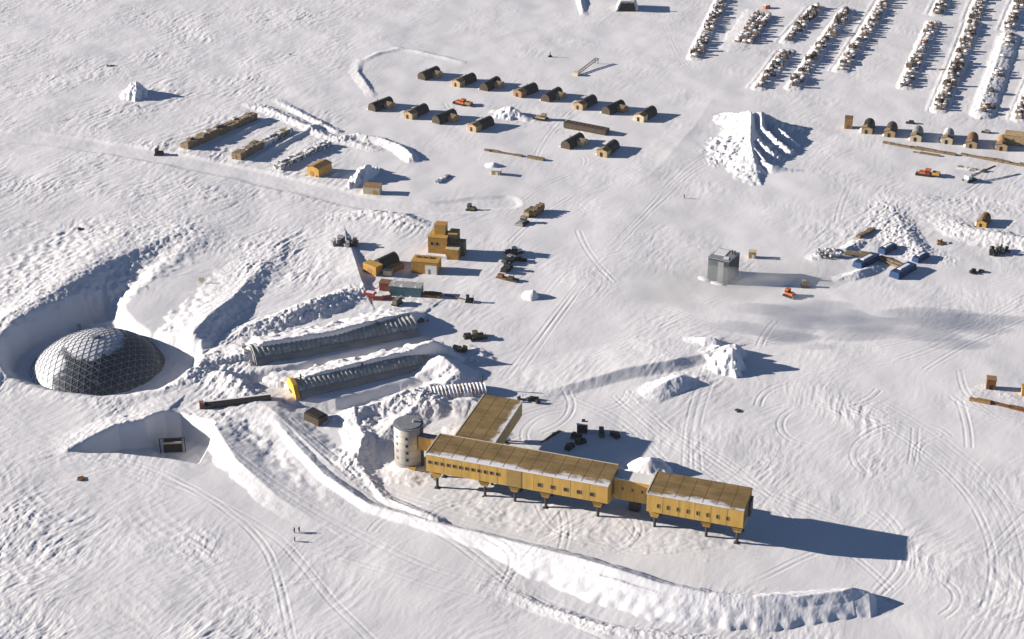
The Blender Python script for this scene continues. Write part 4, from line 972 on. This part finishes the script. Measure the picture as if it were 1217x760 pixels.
# ================================================================== works yard behind the vaults
x, y, z = at(523, 303); a0 = math.radians(-12)
t = thing('tower_block', 'tall ochre tower building stepped in three levels, beside the snow road', 'building', (x, y, z-0.2), a0)
bd = MB().box((-0.6, 2.0, 0), (8.4, 8.0, 9.0)).build('main_block', 'amber', t); MB().box((-0.6, 2.0, 9.004), (8.6, 8.2, 0.25)).build('roof', 'ochre', bd)
up = MB().box((-0.2, 3.4, 9.26), (4.8, 4.6, 4.2)).build('upper_block', 'ochre', t); MB().box((-0.2, 3.4, 13.464), (5.0, 4.8, 0.2)).build('roof', 'amber', up)
sd_ = MB().box((5.6, 3.2, 0), (3.9, 6.0, 10.2)).build('side_tower', 'tarp_green', t); MB().box((5.6, 3.2, 10.204), (4.1, 6.2, 0.25)).build('roof', 'ochre', sd_)
an = MB().box((6.4, -2.0, 0), (5.6, 4.3, 5.0)).build('annex', 'amber', t); MB().box((6.4, -2.0, 5.004), (5.8, 4.5, 0.25)).build('roof', 'cream', an)
a2 = MB().box((9.2, 2.6, 0), (3.0, 4.0, 6.4)).build('rear_annex', 'green', t); MB().box((9.2, 2.6, 6.404), (3.2, 4.2, 0.2)).build('roof', 'ply_dark', a2)
MB().box((-0.6, -3.2, -0.1), (9.4, 2.3, 1.7)).build('loading_step', 'fresh', t)
MB().box((2.2, -2.06, 0.1), (1.6, 0.1, 2.6)).build('door', 'ply_dark', bd)
for k in range(2): MB().box((-3.0+2.2*k, -2.05, 5.6), (0.9, 0.08, 1.2)).build('window', 'glass', bd)
shed_ = shed('ochre cabin with white front panel, in front of the stepped tower building', 507, 322, a0, 11.5, 6.5, 5.6, 'amber', 'ochre', name='cabin', cat='cabin', door=[('f', 2.8, 5.0, 4.2, 'white'), ('f', 2.2, 1.2, 2.4, 'grey')])
for k in range(3): MB().box((-4+2.6*k, 1.0, 5.86), (1.1, 1.6, 0.7)).build('roof_unit', 'ply_dark', shed_)
x, y, z = at(451, 321)
t = thing('arched_store', 'ochre fronted store with dark arched roof, left of the white-panel cabin', 'store', (x, y, z-0.2), math.radians(50))
fr = MB().box((-3.5, 0.4, 0), (4.2, 7.6, 4.2)).build('front_block', 'amber', t); MB().box((-3.5, 0.4, 4.204), (4.4, 7.8, 0.2)).build('roof', 'ochre', fr)
MB().barrel(-1.35, 9.5, 6.4, 5.4, ribs=5, amp=0.012, n=12, pw=0.85).build('vault', 'tarp', t)
MB().box((4.2, -5.2, 0), (8.0, 3.2, 2.6), tilt=0.05).build('side_bay', 'ply_dark', t)
MB().box((-5.64, 0.4, 0), (0.08, 2.2, 2.8)).build('door', 'ply_dark', fr)
shed('small cream box on the snow in front of the arched store', 461, 327, a0, 3.6, 2.4, 2.4, 'cream', 'cream', name='small_box_hut', cat='hut')
tt = shed('blue-green long shed with snow-dusted roof, among red crates', 483, 350, math.radians(-10), 13.5, 5.2, 4.6, 'teal', 'greyroof', name='long_shed', cat='shed', door=[('f', -1.5, 0.8, 0.8, 'white'), ('f', 2.2, 0.8, 0.8, 'white'), ('l', 0.3, 1.6, 2.2, 'white')])
shed('red container at the end of the blue-green shed', 459, 344, math.radians(-10), 5.0, 4.0, 3.6, 'red', 'rust', name='red_container', cat='container', door=[('f', 0, 2, 2.4, 'rust')])
for k, (px, py, l, lb) in enumerate([(440, 352, 5.0, 'red crate lying nearest the snow bank, left of the blue-green shed'), (450, 356, 4.4, 'red crate between the other red crate and the shed'), (459, 355, 4.2, 'red crate touching the corner of the blue-green shed')]):
    x, y, z = at(px, py); t = thing('cargo_crate', lb, 'crate', (x, y, z-0.1), math.radians(-20+k*18))
    MB().box((0, 0, 0), (l, 2.4, 1.9)).build('crate_body', 'red', t); MB().box((0.2, 0, 1.904), (l*0.7, 1.8, 0.25)).build('snow_lid', 'fresh', t)
stack('low brown lumber sled parked behind the blue-green shed', (503, 351), (524, 353), 4.0, 1.2, 'rust', seed=9, name='lumber_sledge', cat='sledge', seg=4)
x, y, z = at(472, 362)
t = thing('snow_machine', 'khaki tracked carrier with box body, beside the red crates', 'vehicle', (x, y, z), math.radians(60))
for s in (-1, 1): MB().prism([(-2.4, 0.3), (-2, 0), (2, 0), (2.4, 0.3), (2.2, 0.8), (-2.2, 0.8)], s*1.2-0.3, s*1.2+0.3, 'y').build('track', 'black', t)
MB().box((0, 0, 0.7), (4.4, 2.2, 1.9), top=(0.85, 0.9)).build('body', 'green', t); MB().box((0.6, 0, 2.604), (2, 1.6, 0.3)).build('roof_rack', 'grey', t)
x, y, z = at(541, 354); x2, y2, z2 = at(552, 357)
t = thing('tow_frame', 'thin tow frame lying between the lumber sled and black snow machine', 'tow frame', (x, y, z+0.1), math.atan2(y2-y, x2-x))
b = MB(); b.beam((-4.5, 0.5, 0.2), (4.5, 0, 0.3), 0.3, 0.25); b.beam((-4.5, -0.7, 0.2), (4.5, 0, 0.3), 0.3, 0.25); b.beam((-4.5, -0.9, 0.2), (-4.5, 0.7, 0.2), 0.3, 0.3); b.build('drawbar', 'rust', t)
tracked('snow_machine', 'small black snow machine at the end of the tow frame', 558, 359, wang(550, 358, 568, 359), 'black', 'black', 3.6, 1.9, blade=False)
# sledge train of machinery
sr = [(614, 301, 'white', 'white-topped machine heading the short line of parked machinery'), (608, 310, 'grey', 'grey machine second in the short line of parked machinery'), (603, 320, 'black', 'black machine third in the short line of parked machinery')]
for k, (px, py, c_, lb) in enumerate(sr):
    tracked('parked_machine', lb, px, py, math.radians(30+20*k), c_, 'grey' if k else 'green', 5.2, 3.0, blade=False, load='dark')
for (px, py, lb, mm) in [(597, 331, 'brown flat sledge at the near end of the parked machinery', 'rust'), (609, 334, 'olive sledge lying beside the brown flat sledge', 'tarp_green'), (619, 310, 'small dark sledge off the side of the parked machinery', 'black')]:
    x, y, z = at(px, py); t = thing('cargo_sledge', lb, 'sledge', (x, y, z), math.radians(-15+random.uniform(-20, 20)))
    for s in (-1, 1): MB().box((0, s*1.0, 0), (5.4, 0.3, 0.35)).build('runner', 'dark', t)
    MB().box((0, 0, 0.354), (5.0, 2.5, 0.3)).build('deck', mm, t); MB().box((-0.8, 0.1, 0.66), (2.4, 1.8, 1.1)).build('load', mm, t)
# tan vehicle group
for k, (px, py, l, w, h, mm, lb) in enumerate([(638, 254, 10, 3.2, 3.2, 'ply_dark', 'long brown trailer, outer one of the pair parked on open snow'), (629, 256, 7.0, 3.0, 2.8, 'ply', 'shorter brown trailer beside the long brown trailer')]):
    x, y, z = at(px, py); t = thing('cargo_trailer', lb, 'trailer', (x, y, z), math.radians(62))
    MB().box((0, 0, 0.9), (l, w, h*0.6)).build('body', mm, t, bevel=0.05)
    for s in (-1, 1): MB().box((0, s*w*0.35, 0), (l*0.9, 0.6, 0.9)).build('runner', 'dark', t)
    r_ = random.Random(k); lb_ = MB()
    for q in range(5): lb_.box((-l/2+0.9+q*(l-1.6)/4.0, r_.uniform(-0.4, 0.4), 0.904+h*0.6), (1.3, w*r_.uniform(0.5, 0.85), r_.uniform(0.3, 1.1)))
    lb_.build('load', 'green' if k else 'wood', t)
tracked('tracked_tractor', 'grey-fronted tractor parked ahead of the two brown trailers', 621, 266, wang(628, 262, 616, 271), 'grey', 'ply', 6.0, 3.4, blade=True)
x, y, z = at(620, 270); 
# scrap piles
def scrap(label, px, py, n, R, m, seed, h=2.2, name='scrap_heap', cat='scrap heap', dz=0):
    r = random.Random(seed); mb = MB(); x, y, z = at(px, py)
    for k in range(n):
        a = r.uniform(0, 6.28); d = R*math.sqrt(r.random()); mb.box((d*math.cos(a), 0.6*d*math.sin(a), 0), (r.uniform(0.5, 2.4), r.uniform(0.5, 1.8), r.uniform(0.5, h)), rz=r.uniform(0, 3), mi=r.randrange(len(m)), tilt=r.uniform(-0.2, 0.2))
    o = mb.build(name, m); place(o, (x, y, z+dz-0.1)); return tag(o, label, cat)
scrap('heap of black scrap on rough snow behind the ochre fronted store', 411, 290, 34, 6.2, ['black', 'dark', 'greyroof'], 1, 3.2)
scrap('small dark scrap between the yards and the longer vault', 500, 382, 7, 3.0, ['black', 'rust'], 2, 1.2)
scrap('scatter of broken crates and pipes at the edge of the tarp yard', 985, 302, 24, 6.5, ['wood_snowy', 'greyroof', 'pipe_grey'], 3, 1.6)
scrap('brown rubbish half sunk in the bank above the tarp yard', 1120, 290, 9, 3.0, ['rust', 'wood_snowy'], 4, 1.4)
scrap('dark half-buried gear below the bank at the picture edge', 1186, 301, 14, 5.0, ['black', 'dark', 'slate'], 5, 3.0)
scrap('dark sled wreck lying flat below the bank, right of the tarp yard', 1160, 324, 8, 2.6, ['black', 'dark'], 6, 1.6)
scrap('dark equipment heap in shade at the far end of the longer vault', 512, 410, 12, 3.5, ['black', 'dark'], 7, 1.4)
scrap('second dark equipment heap, in the shade nearer the khaki vehicle', 545, 417, 14, 4.0, ['black', 'tarp'], 8, 1.8)
scrap('black brushy debris on snow behind the rear station wing', 628, 477, 14, 4.4, ['black', 'dark'], 9, 1.3)
scrap('small brown wreck poking from rough snow below the ramp', 97, 570, 5, 1.2, ['rust', 'red'], 10, 0.7)
scrap('tiny dark debris alone on wind-carved snow beyond the dome', 97, 273, 4, 1.4, ['dark', 'rust'], 11, 0.6)
scrap('tiny dark debris with snow tail beyond the lone snow pile', 131, 79, 5, 1.6, ['dark', 'rust'], 12, 0.9)
scrap('small dark stone-like debris on open snow behind the station link', 877, 489, 3, 0.9, ['dark', 'rust'], 13, 0.6)
# half-round steel shelter lying behind the station
x, y, z = at(692, 513)
t = thing('dark_cabin', 'small black cabin with snow on its roof behind the station', 'cabin', (x, y, z), math.radians(-8))
MB().box((0, 0, 0), (3.6, 3.0, 3.6)).build('wall', 'black', t, bevel=0.05); MB().box((0, 0, 3.604), (3.9, 3.3, 0.35)).build('snow_roof', 'fresh', t); MB().box((0.3, 0.4, 3.96), (1.2, 1.0, 0.7)).build('roof_box', 'dark', t)
for k, (px, py, lb) in enumerate([(685, 521, 'black machine nearest the small black cabin, in station shadow'), (690, 527, 'black machine in the middle of the shaded equipment line'), (677, 533, 'black machine at the near end of the shaded equipment line'), (715, 516, 'green-black sledge in station shadow right of the cabin'), (731, 519, 'small black sledge farthest right in the station shadow')]):
    x, y, z = at(px, py); t = thing('parked_machine', lb, 'machine', (x, y, z), math.radians(-15+35*k))
    MB().box((0, 0, 0.4), (3.8 if k != 3 else 6, 1.7, 1.0)).build('body', 'black' if k != 3 else 'green', t); MB().box((-0.8, 0, 1.404), (1.3, 1.4, 0.8)).build('cab', 'dark', t)
    for s in (-1, 1): MB().box((0, s*0.8, 0), (4.0, 0.35, 0.4)).build('runner', 'black', t)
planks('thin dark plank trail in station shadow beside the parked machines', (640, 528), (660, 516), 'rust', 0.3, 0.8, 8)
# grey block with exhaust
x, y, z = at(859, 330)
t = thing('grey_block', 'tall blue-grey sheeted block standing alone with snow on its roof', 'building', (x, y, z-0.2), math.radians(-32))
MB().box((0, 0, 0), (9.6, 10.6, 10.5)).build('wall', 'slate', t, bevel=0.08)
sn = MB(); sn.box((0, 0, 10.504), (9.8, 10.8, 0.35)); sn.build('roof', 'can_roof', t)
sn = MB(); sn.box((-1.8, 1.4, 10.86), (5.0, 6.0, 0.25), rz=0.1); sn.box((2.4, -3.0, 10.86), (2.2, 2.6, 0.2), rz=0.3); sn.build('snow_roof', 'fresh', t)
MB().box((1.2, -5.36, 0.2), (2.6, 0.12, 9.6)).build('painted_haze_strip', 'grey', t); MB().box((4.86, 2, 0.2), (0.12, 3.4, 4.6)).build('door', 'dark', t)  # pale strip is haze before the wall, put in as colour
for k in range(2): MB().tube((2.6+k*1.1, 2.5, 10.86), (2.6+k*1.1, 2.5, 12.6), 0.3, 8).build('exhaust_stack', 'dark', t)
sn = MB(); sn.lump((-5.5, -5.6, 0), (7, 4, 1.1), 8); sn.lump((1, -6.6, 0), (8, 3, 0.9), 9); sn.build('snow_skirt', 'fresh', t, smooth=True)
shed('small pale tan box hut alone behind the grey block', 894, 306, math.radians(-10), 3.2, 2.6, 3.0, 'ply', 'cream', name='small_box_hut', cat='hut', door=[('f', 0.4, 1.0, 1.8, 'white')])
# tarp yard
def slab(name, label, cat, a, b, w, h, m, parts=()):
    x0, y0, z0 = at(*a); x1, y1, z1 = at(*b); ang = math.atan2(y1-y0, x1-x0); L = math.hypot(x1-x0, y1-y0)
    t = thing(name, label, cat, ((x0+x1)/2, (y0+y1)/2, min(z0, z1)-0.2), ang)
    MB().box((0, 0, 0), (L, w, h), top=(0.96, 0.8)).build('body', m, t, bevel=0.06)
    MB().box((L*0.05, w*0.05, h+0.004), (L*0.6, w*0.4, 0.3), top=(0.8, 0.7)).build('snow_cover', 'fresh', t)
    for s in (-1, 1): MB().box((s*L*0.25, 0, h*0.2), (0.14, w*1.02, h*0.83), top=(1, 0.83)).build('strap', 'dark', t)
    return t
slab('tarped_load', 'blue tarped load farthest back in the tarp yard', 'load', (1047, 302), (1062, 294), 4.0, 2.6, 'blue')
slab('tarped_load', 'blue tarped load left of the crossed planks in the tarp yard', 'load', (1018, 319), (1040, 307), 5.0, 2.8, 'blue')
slab('tarped_load', 'large blue tarped load nearest the open snow in the tarp yard', 'load', (1062, 331), (1084, 318), 5.2, 3.0, 'blue')
slab('tarped_load', 'small dark blue load beside the snow wall of the tarp yard', 'load', (1087, 312), (1101, 304), 3.6, 2.4, 'blue')
planks('brown plank row crossing the tarp yard, near piece', (1045, 308), (1070, 318), 'wood', 1.4, 2.4, 21)
planks('brown plank row crossing the tarp yard, far piece', (1005, 300), (1036, 306), 'wood', 1.4, 2.4, 22)
planks('short brown beam stack on smooth snow above the tarp yard', (1019, 284), (1036, 274), 'wood', 1.4, 2.0, 23)
x, y, z = at(1166, 270)
t = thing('arched_hut', 'single brown arched hut in a snow hollow above the bank', 'hut', (x, y, z-0.3), HUT_A+0.1); hut_parts(t, 'P', 'rust', 'ochre'); t.scale = (0.75, 0.9, 1.0)
# lower right things
shed('brown box hut on trampled snow at the lower picture edge', 1177, 461, math.radians(-12), 3.4, 3.2, 4.2, 'rust', 'ply_dark', name='box_hut', cat='hut', door=[('f', 0, 1.2, 2.0, 'black')])
shed('ochre box hut cut by the picture edge beside the brown box hut', 1219, 469, math.radians(-12), 3.4, 3.4, 3.4, 'ochre', 'amber', name='box_hut', cat='hut', door=[('f', 0, 1.2, 2.0, 'ply_dark')])
planks('short khaki timber piece on trampled snow by the brown box hut', (1152, 475), (1163, 477), 'ply_dark', 1.0, 1.8, 31)
planks('long thin dark timber running to the edge below the box huts', (1176, 479), (1222, 490), 'rust', 0.9, 1.3, 32)
# small markers
def marker(label, px, py, m, h=2.4, b=(1.6, 1.2), name='marker_sign'):
    x, y, z = at(px, py); t = thing(name, label, 'marker', (x, y, z), math.radians(-10))
    MB().tube((0, 0, -0.2), (0, 0, h*0.6), 0.16, 6).build('post', 'dark', t); MB().box((0, 0, h*0.35), (b[0], 0.5, b[1])).build('board', m, t); return t
marker('small yellow marker board on smooth snow beyond the dome', 240, 337, 'cream', 2.6, (2.2, 1.7))
marker('small pale marker post at the rim behind the dome', 95, 391, 'cream', 3.0, (1.7, 1.7))
marker('tiny dark stake on wind-carved snow behind the timber lines', 345, 66, 'dark', 1.4, (1.2, 0.5))
marker('tiny dark stake beside the ploughed snow above the dome plain', 165, 128, 'dark', 1.4, (1.2, 0.5))

# ================================================================== people
def person(label, px, py, face, lean=0.0, m='parka', sit=False):
    x, y, z = at(px, py); k = 0.62 if sit else 1.0
    J = [(0, 0, 0.95*k), (0, 0, 1.2*k+0.02), (0, 0.0, 1.45-(0.95-0.95*k)), (0, 0, 1.55-(0.95-0.95*k)), (0.02, 0, 1.70-(0.95-0.95*k)),
         (0, 0.11, 0.88*k), (0.03, 0.13, 0.48*k), (-0.02, 0.13, 0.06), (0.14, 0.14, 0.02),
         (0, -0.11, 0.88*k), (-0.05+0.2*sit, -0.13, 0.48*k), (-0.12, -0.13, 0.06), (0.04, -0.14, 0.02),
         (0, 0.24, 1.42-(0.95-0.95*k)), (0.03, 0.31, 1.12-(0.95-0.95*k)), (0.16, 0.29, 0.88-(0.95-0.95*k)),
         (0, -0.24, 1.42-(0.95-0.95*k)), (0.0, -0.31, 1.12-(0.95-0.95*k)), (0.12, -0.30, 0.88-(0.95-0.95*k))]
    E = [(0, 1), (1, 2), (2, 3), (3, 4), (0, 5), (5, 6), (6, 7), (7, 8), (0, 9), (9, 10), (10, 11), (11, 12), (2, 13), (13, 14), (14, 15), (2, 16), (16, 17), (17, 18)]
    Rr = [.19, .20, .19, .09, .13, .13, .095, .075, .06, .13, .095, .075, .06, .11, .085, .06, .11, .085, .06]
    me = bpy.data.meshes.new('person'); me.from_pydata(J, E, []); o = bpy.data.objects.new('person', me); C.objects.link(o)
    md = o.modifiers.new('skin', 'SKIN'); o.modifiers.new('sub', 'SUBSURF').levels = 1
    for v, r_ in zip(me.skin_vertices[0].data, Rr): v.radius = (r_, r_)
    me.skin_vertices[0].data[0].use_root = True
    dg = bpy.context.evaluated_depsgraph_get(); nm = bpy.data.meshes.new_from_object(o.evaluated_get(dg)); o.modifiers.clear(); o.data = nm
    nm.materials.clear(); nm.materials.append(M[m]); place(o, (x, y, z), face); o.scale = (1.12,)*3
    tag(o, label, 'person')
    h = MB(); h.lump((0.0, 0, 1.68-(0.95-0.95*k)), (0.34, 0.32, 0.22), 3, n=8, jag=0.02); h.build('hood', 'parka_red', o)
    return o
person('person in dark parka at the front of the walking pair, on open snow', 350.0, 633.5, math.radians(160))
person('person in dark parka, taller rear figure of the walking pair on open snow', 355.7, 632.5, math.radians(150))
person('person in dark clothes crouching alone just nearer than the walking pair', 350.5, 643.6, math.radians(170), sit=True)
person('person walking alone on wide smooth snow below the largest snow pile', 813, 236, math.radians(30))

# ================================================================== cargo lines
def cargo_protos():
    P = {}
    def mk(name, mats, fn):
        m = MB(); fn(m); o = m.build(name, mats); P[len(P)] = (o, name); 
    def crate(m, L=3.0, w=2.4, h=1.8, c=0):
        m.box((0, 0, 0), (L, w, 0.25), mi=1); m.box((0, 0, 0.254), (L*0.96, w*0.94, h), mi=c)
        for s in (-1, 1): m.box((s*L*0.36, 0, 0.256), (0.22, w*0.97, h+0.06), mi=1)
        m.lump((0, 0, h+0.26), (L*0.8, w*0.75, 0.3), int(L*10), mi=2, n=8, rows=2)
    mk('cargo_crate', ['crate_brown', 'dark', 'fresh'], crate)
    mk('cargo_crate', ['crate_tan', 'rust', 'fresh'], lambda m: crate(m, 3.6, 2.2, 1.4))
    def tarp(m): m.box((0, 0, 0), (3.4, 2.6, 0.3), mi=1); m.lump((0, 0, 0.3), (3.6, 2.8, 2.0), 5, n=9, rows=3); m.lump((0.2, 0.2, 1.6), (1.7, 1.4, 0.6), 6, mi=2, n=8, rows=2)
    mk('tarped_load', ['tarp_green', 'dark', 'fresh'], tarp)
    def drums(m):
        m.box((0, 0, 0), (2.6, 2.6, 0.2), mi=1)
        for a in (-0.8, 0, 0.8):
            for b in (-0.8, 0, 0.8): m.tube((a, b, 0.204), (a, b, 1.1), 0.36, 8, mi=0 if a else 3); m.tube((a, b, 1.104), (a, b, 1.3), 0.3, 6, mi=2)
    mk('drum_pallet', ['rust', 'dark', 'fresh', 'red'], drums)
    def snowy(m): m.box((0, 0, 0), (3.2, 2.4, 1.2), mi=0); m.lump((0, 0, 1.0), (3.3, 2.6, 1.0), 8, mi=1, n=9, rows=3); m.box((0.6, -0.5, 1.3), (1.1, 0.9, 0.9), rz=0.4, mi=2)
    mk('snowy_bundle', ['wood_snowy', 'fresh', 'crate_tan'], snowy)
    def machine(m): m.box((0, 0, 0.2), (3.0, 1.9, 0.9), mi=0); m.box((-0.7, 0, 1.104), (1.1, 1.6, 1.2), mi=1); m.tube((0.6, 0, 1.1), (0.6, 0, 2.4), 0.25, 8, mi=2); m.box((0.9, 0.5, 1.104), (0.9, 0.6, 0.6), mi=3)
    mk('machine_part', ['grey', 'green', 'dark', 'fresh'], machine)
    def box2(m): m.box((0, 0, 0), (2.4, 2.4, 1.5), mi=0); m.box((0.1, 0.05, 1.504), (2.0, 2.1, 1.3), mi=1, rz=0.1); m.lump((0.1, 0, 2.81), (1.7, 1.6, 0.3), 4, mi=2, n=8, rows=2)
    mk('stacked_crates', ['crate_brown', 'wood_snowy', 'fresh'], box2)
    def redb(m): m.box((0, 0, 0), (2.8, 2.3, 0.2), mi=1); m.box((0, 0, 0.204), (2.6, 2.1, 1.8), mi=0); m.box((0, 0, 2.006), (2.2, 1.8, 0.25), mi=2)
    mk('red_crate', ['orange', 'dark', 'fresh'], redb)
    return P
CP = cargo_protos()
WORD = {0: 'brown wooden crate capped with snow', 1: 'long tan crate capped with snow', 2: 'olive tarped load dusted with snow', 3: 'pallet of rusty drums', 4: 'snow-buried bundle of boards', 5: 'grey machine part', 6: 'pair of stacked crates', 7: 'orange-red crate'}
LINE = {1: 'in the cargo line nearest the hut camp', 3: 'in the near half of the second cargo line', 13: 'in the far half of the second cargo line', 4: 'in the long third cargo line', 5: 'in the fourth cargo line', 6: 'in the near half of the fifth cargo line', 16: 'in the far half of the fifth cargo line', 7: 'in the long sixth cargo line', 17: 'at the far end of the sixth line', 8: 'on the smooth snow platform', 18: 'beyond the smooth snow platform', 9: 'in the last line at the picture edge'}
MIX = {1: [0, 0, 3, 6, 2, 1, 4, 6, 5], 3: [4, 4, 5, 0, 2, 6], 13: [4, 2, 5, 0, 2, 5], 4: [0, 3, 4, 4, 2, 5, 6, 0], 5: [4, 4, 1, 6, 1, 4, 5], 6: [4, 6, 1, 3, 0, 5, 4], 16: [5, 4, 2, 1], 7: [4, 6, 1, 2, 0, 3, 5, 1, 6], 17: [3, 0, 6, 1, 3], 8: [4, 2], 18: [5, 4, 0, 2], 9: [4, 1, 0]}
used = set(); rc_ = random.Random(21); NC_ = 0
def put_cargo(k, x, y, ang, line_txt, sc=1.0, z=None):
    global NC_
    o, nm = CP[k]
    if k in used: o = o.copy(); C.objects.link(o)
    used.add(k)
    place(o, (x, y, (HZ(x, y) if z is None else z)-0.12), ang); s = sc*rc_.uniform(0.85, 1.2); o.scale = (s, s*rc_.uniform(0.9, 1.1), s*rc_.uniform(0.55, 0.95))
    tag(o, WORD[k]+' '+line_txt, 'cargo', WORD[k].split(' ')[0]+' '+nm.replace('_', ' ')+' '+line_txt); NC_ += 1
for key, pts in ROWS.items():
    w = [W(a, b, 0.9) for a, b in pts]; 
    for i in range(len(w)-1):
        ax, ay = w[i]; bx, by = w[i+1]; L = math.hypot(bx-ax, by-ay); ang = math.atan2(by-ay, bx-ax); s = rc_.uniform(0.5, 2)
        step = 4.6 if key not in (8,) else 30
        while s < L-0.5:
            x = ax+(bx-ax)*s/L; y = ay+(by-ay)*s/L; vis = y < 1062
            k = rc_.choice(MIX[key])
            if key == 6 and i == 1 and abs(s-L*0.35) < 3: k = 7
            if vis:
                off = rc_.uniform(-0.6, 0.6)
                two = rc_.random() < 0.38 and key != 8
                nx, ny = -math.sin(ang), math.cos(ang)
                put_cargo(k, x+nx*(off+(2.0 if two else 0)), y+ny*(off+(2.0 if two else 0)), ang+rc_.uniform(-0.2, 0.2), LINE[key], 1.2)
                if two: put_cargo(rc_.choice(MIX[key]), x+nx*(off-2.1), y+ny*(off-2.1), ang+rc_.uniform(-0.2, 0.2), LINE[key], 1.1)
            s += step*rc_.uniform(0.75, 1.25)
# crates on the platform and the wide block
for px, py in ((1199, 46), (1203, 50), (1197, 55), (1202, 42), (1186, 86), (1190, 83), (1189, 90), (1170, 128), (1174, 126), (1180, 128)):
    x, y, z = at(px, py); put_cargo(rc_.choice([1, 4, 2]), x, y, rc_.uniform(0, 3), LINE[8], 1.1)
a0 = W(876, 52); a1 = W(900, 18); ang = math.atan2(a1[1]-a0[1], a1[0]-a0[0]); L = math.hypot(a1[0]-a0[0], a1[1]-a0[1]); nx, ny = math.sin(ang), -math.cos(ang)
for i in range(13):
    for j in range(3):
        s = L*(i+0.5)/13; x = a0[0]+math.cos(ang)*s+nx*(j*3.6); y = a0[1]+math.sin(ang)*s+ny*(j*3.6)
        put_cargo(rc_.choice([6, 4, 4, 4, 6]), x+rc_.uniform(-.3, .3), y+rc_.uniform(-.3, .3), ang+rc_.uniform(-0.1, 0.1), 'in the wide cargo block beside the second line', 1.28)
x, y, z = at(911, 10); put_cargo(7, x, y, 0.4, 'standing alone beyond the wide cargo block', 1.3)
x, y, z = at(1118, 83); put_cargo(3, x, y, 0.4, 'standing alone beside the sixth cargo line', 0.9)
for k, (o, nm) in CP.items():
    if k not in used: bpy.data.objects.remove(o)
print('cargo count', NC_)

# ================================================================== steam round the grey block and drifting off it; thin air haze
def volume(name, dens, col, an):
    vm = bpy.data.materials.new(name); vm.use_nodes = True; vn = vm.node_tree.nodes; vn.remove(vn['Principled BSDF'])
    pv = vn.new('ShaderNodeVolumePrincipled'); pv.inputs['Color'].default_value = (*col, 1); pv.inputs['Density'].default_value = dens; pv.inputs['Anisotropy'].default_value = an
    vm.node_tree.links.new(pv.outputs[0], vn['Material Output'].inputs['Volume']); M[name] = vm
volume('steam_near', 0.020, (0.97, 0.97, 0.98), 0.3); volume('steam_far', 0.034, (0.97, 0.97, 0.98), 0.3); volume('air', 0.00003, (0.93, 0.96, 1.0), 0.2)
sb = MB()
for k, (px, py, zz, sx, sy, sz) in enumerate([(842, 333, 1, 14, 14, 11), (850, 330, 9, 16, 14, 7), (838, 328, 5, 10, 12, 9)]):
    x, y = W(px, py, 0); sb.lump((x, y, zz), (sx, sy, sz), 40+k, n=14, rows=6, jag=0.12)
so_ = sb.build('steam', 'steam_near', smooth=True); so_['kind'] = 'stuff'
sb = MB()
rs = random.Random(12)
for k in range(64):
    t_ = rs.random(); px = 755+t_*235; py = 384-9*t_+rs.gauss(0, 11); s_ = rs.uniform(0.7, 1.3)
    x, y = W(px, py, 0); sb.lump((x, y, 12+5*t_+rs.uniform(-3, 3)), (16*s_, 9*s_, 4.5*s_), 60+k, n=10, rows=4, jag=0.12)
so_ = sb.build('steam', 'steam_far', smooth=True); so_['kind'] = 'stuff'
md = so_.modifiers.new('merge', 'REMESH'); md.mode = 'VOXEL'; md.voxel_size = 1.2       # one closed skin round the puffs
nm = bpy.data.meshes.new_from_object(so_.evaluated_get(bpy.context.evaluated_depsgraph_get())); so_.modifiers.clear(); so_.data = nm
nm.materials.clear(); nm.materials.append(M['steam_far'])
hz = MB().box((0, 600, -30), (36000, 34000, 350)).build('haze', 'air'); hz['kind'] = 'stuff'
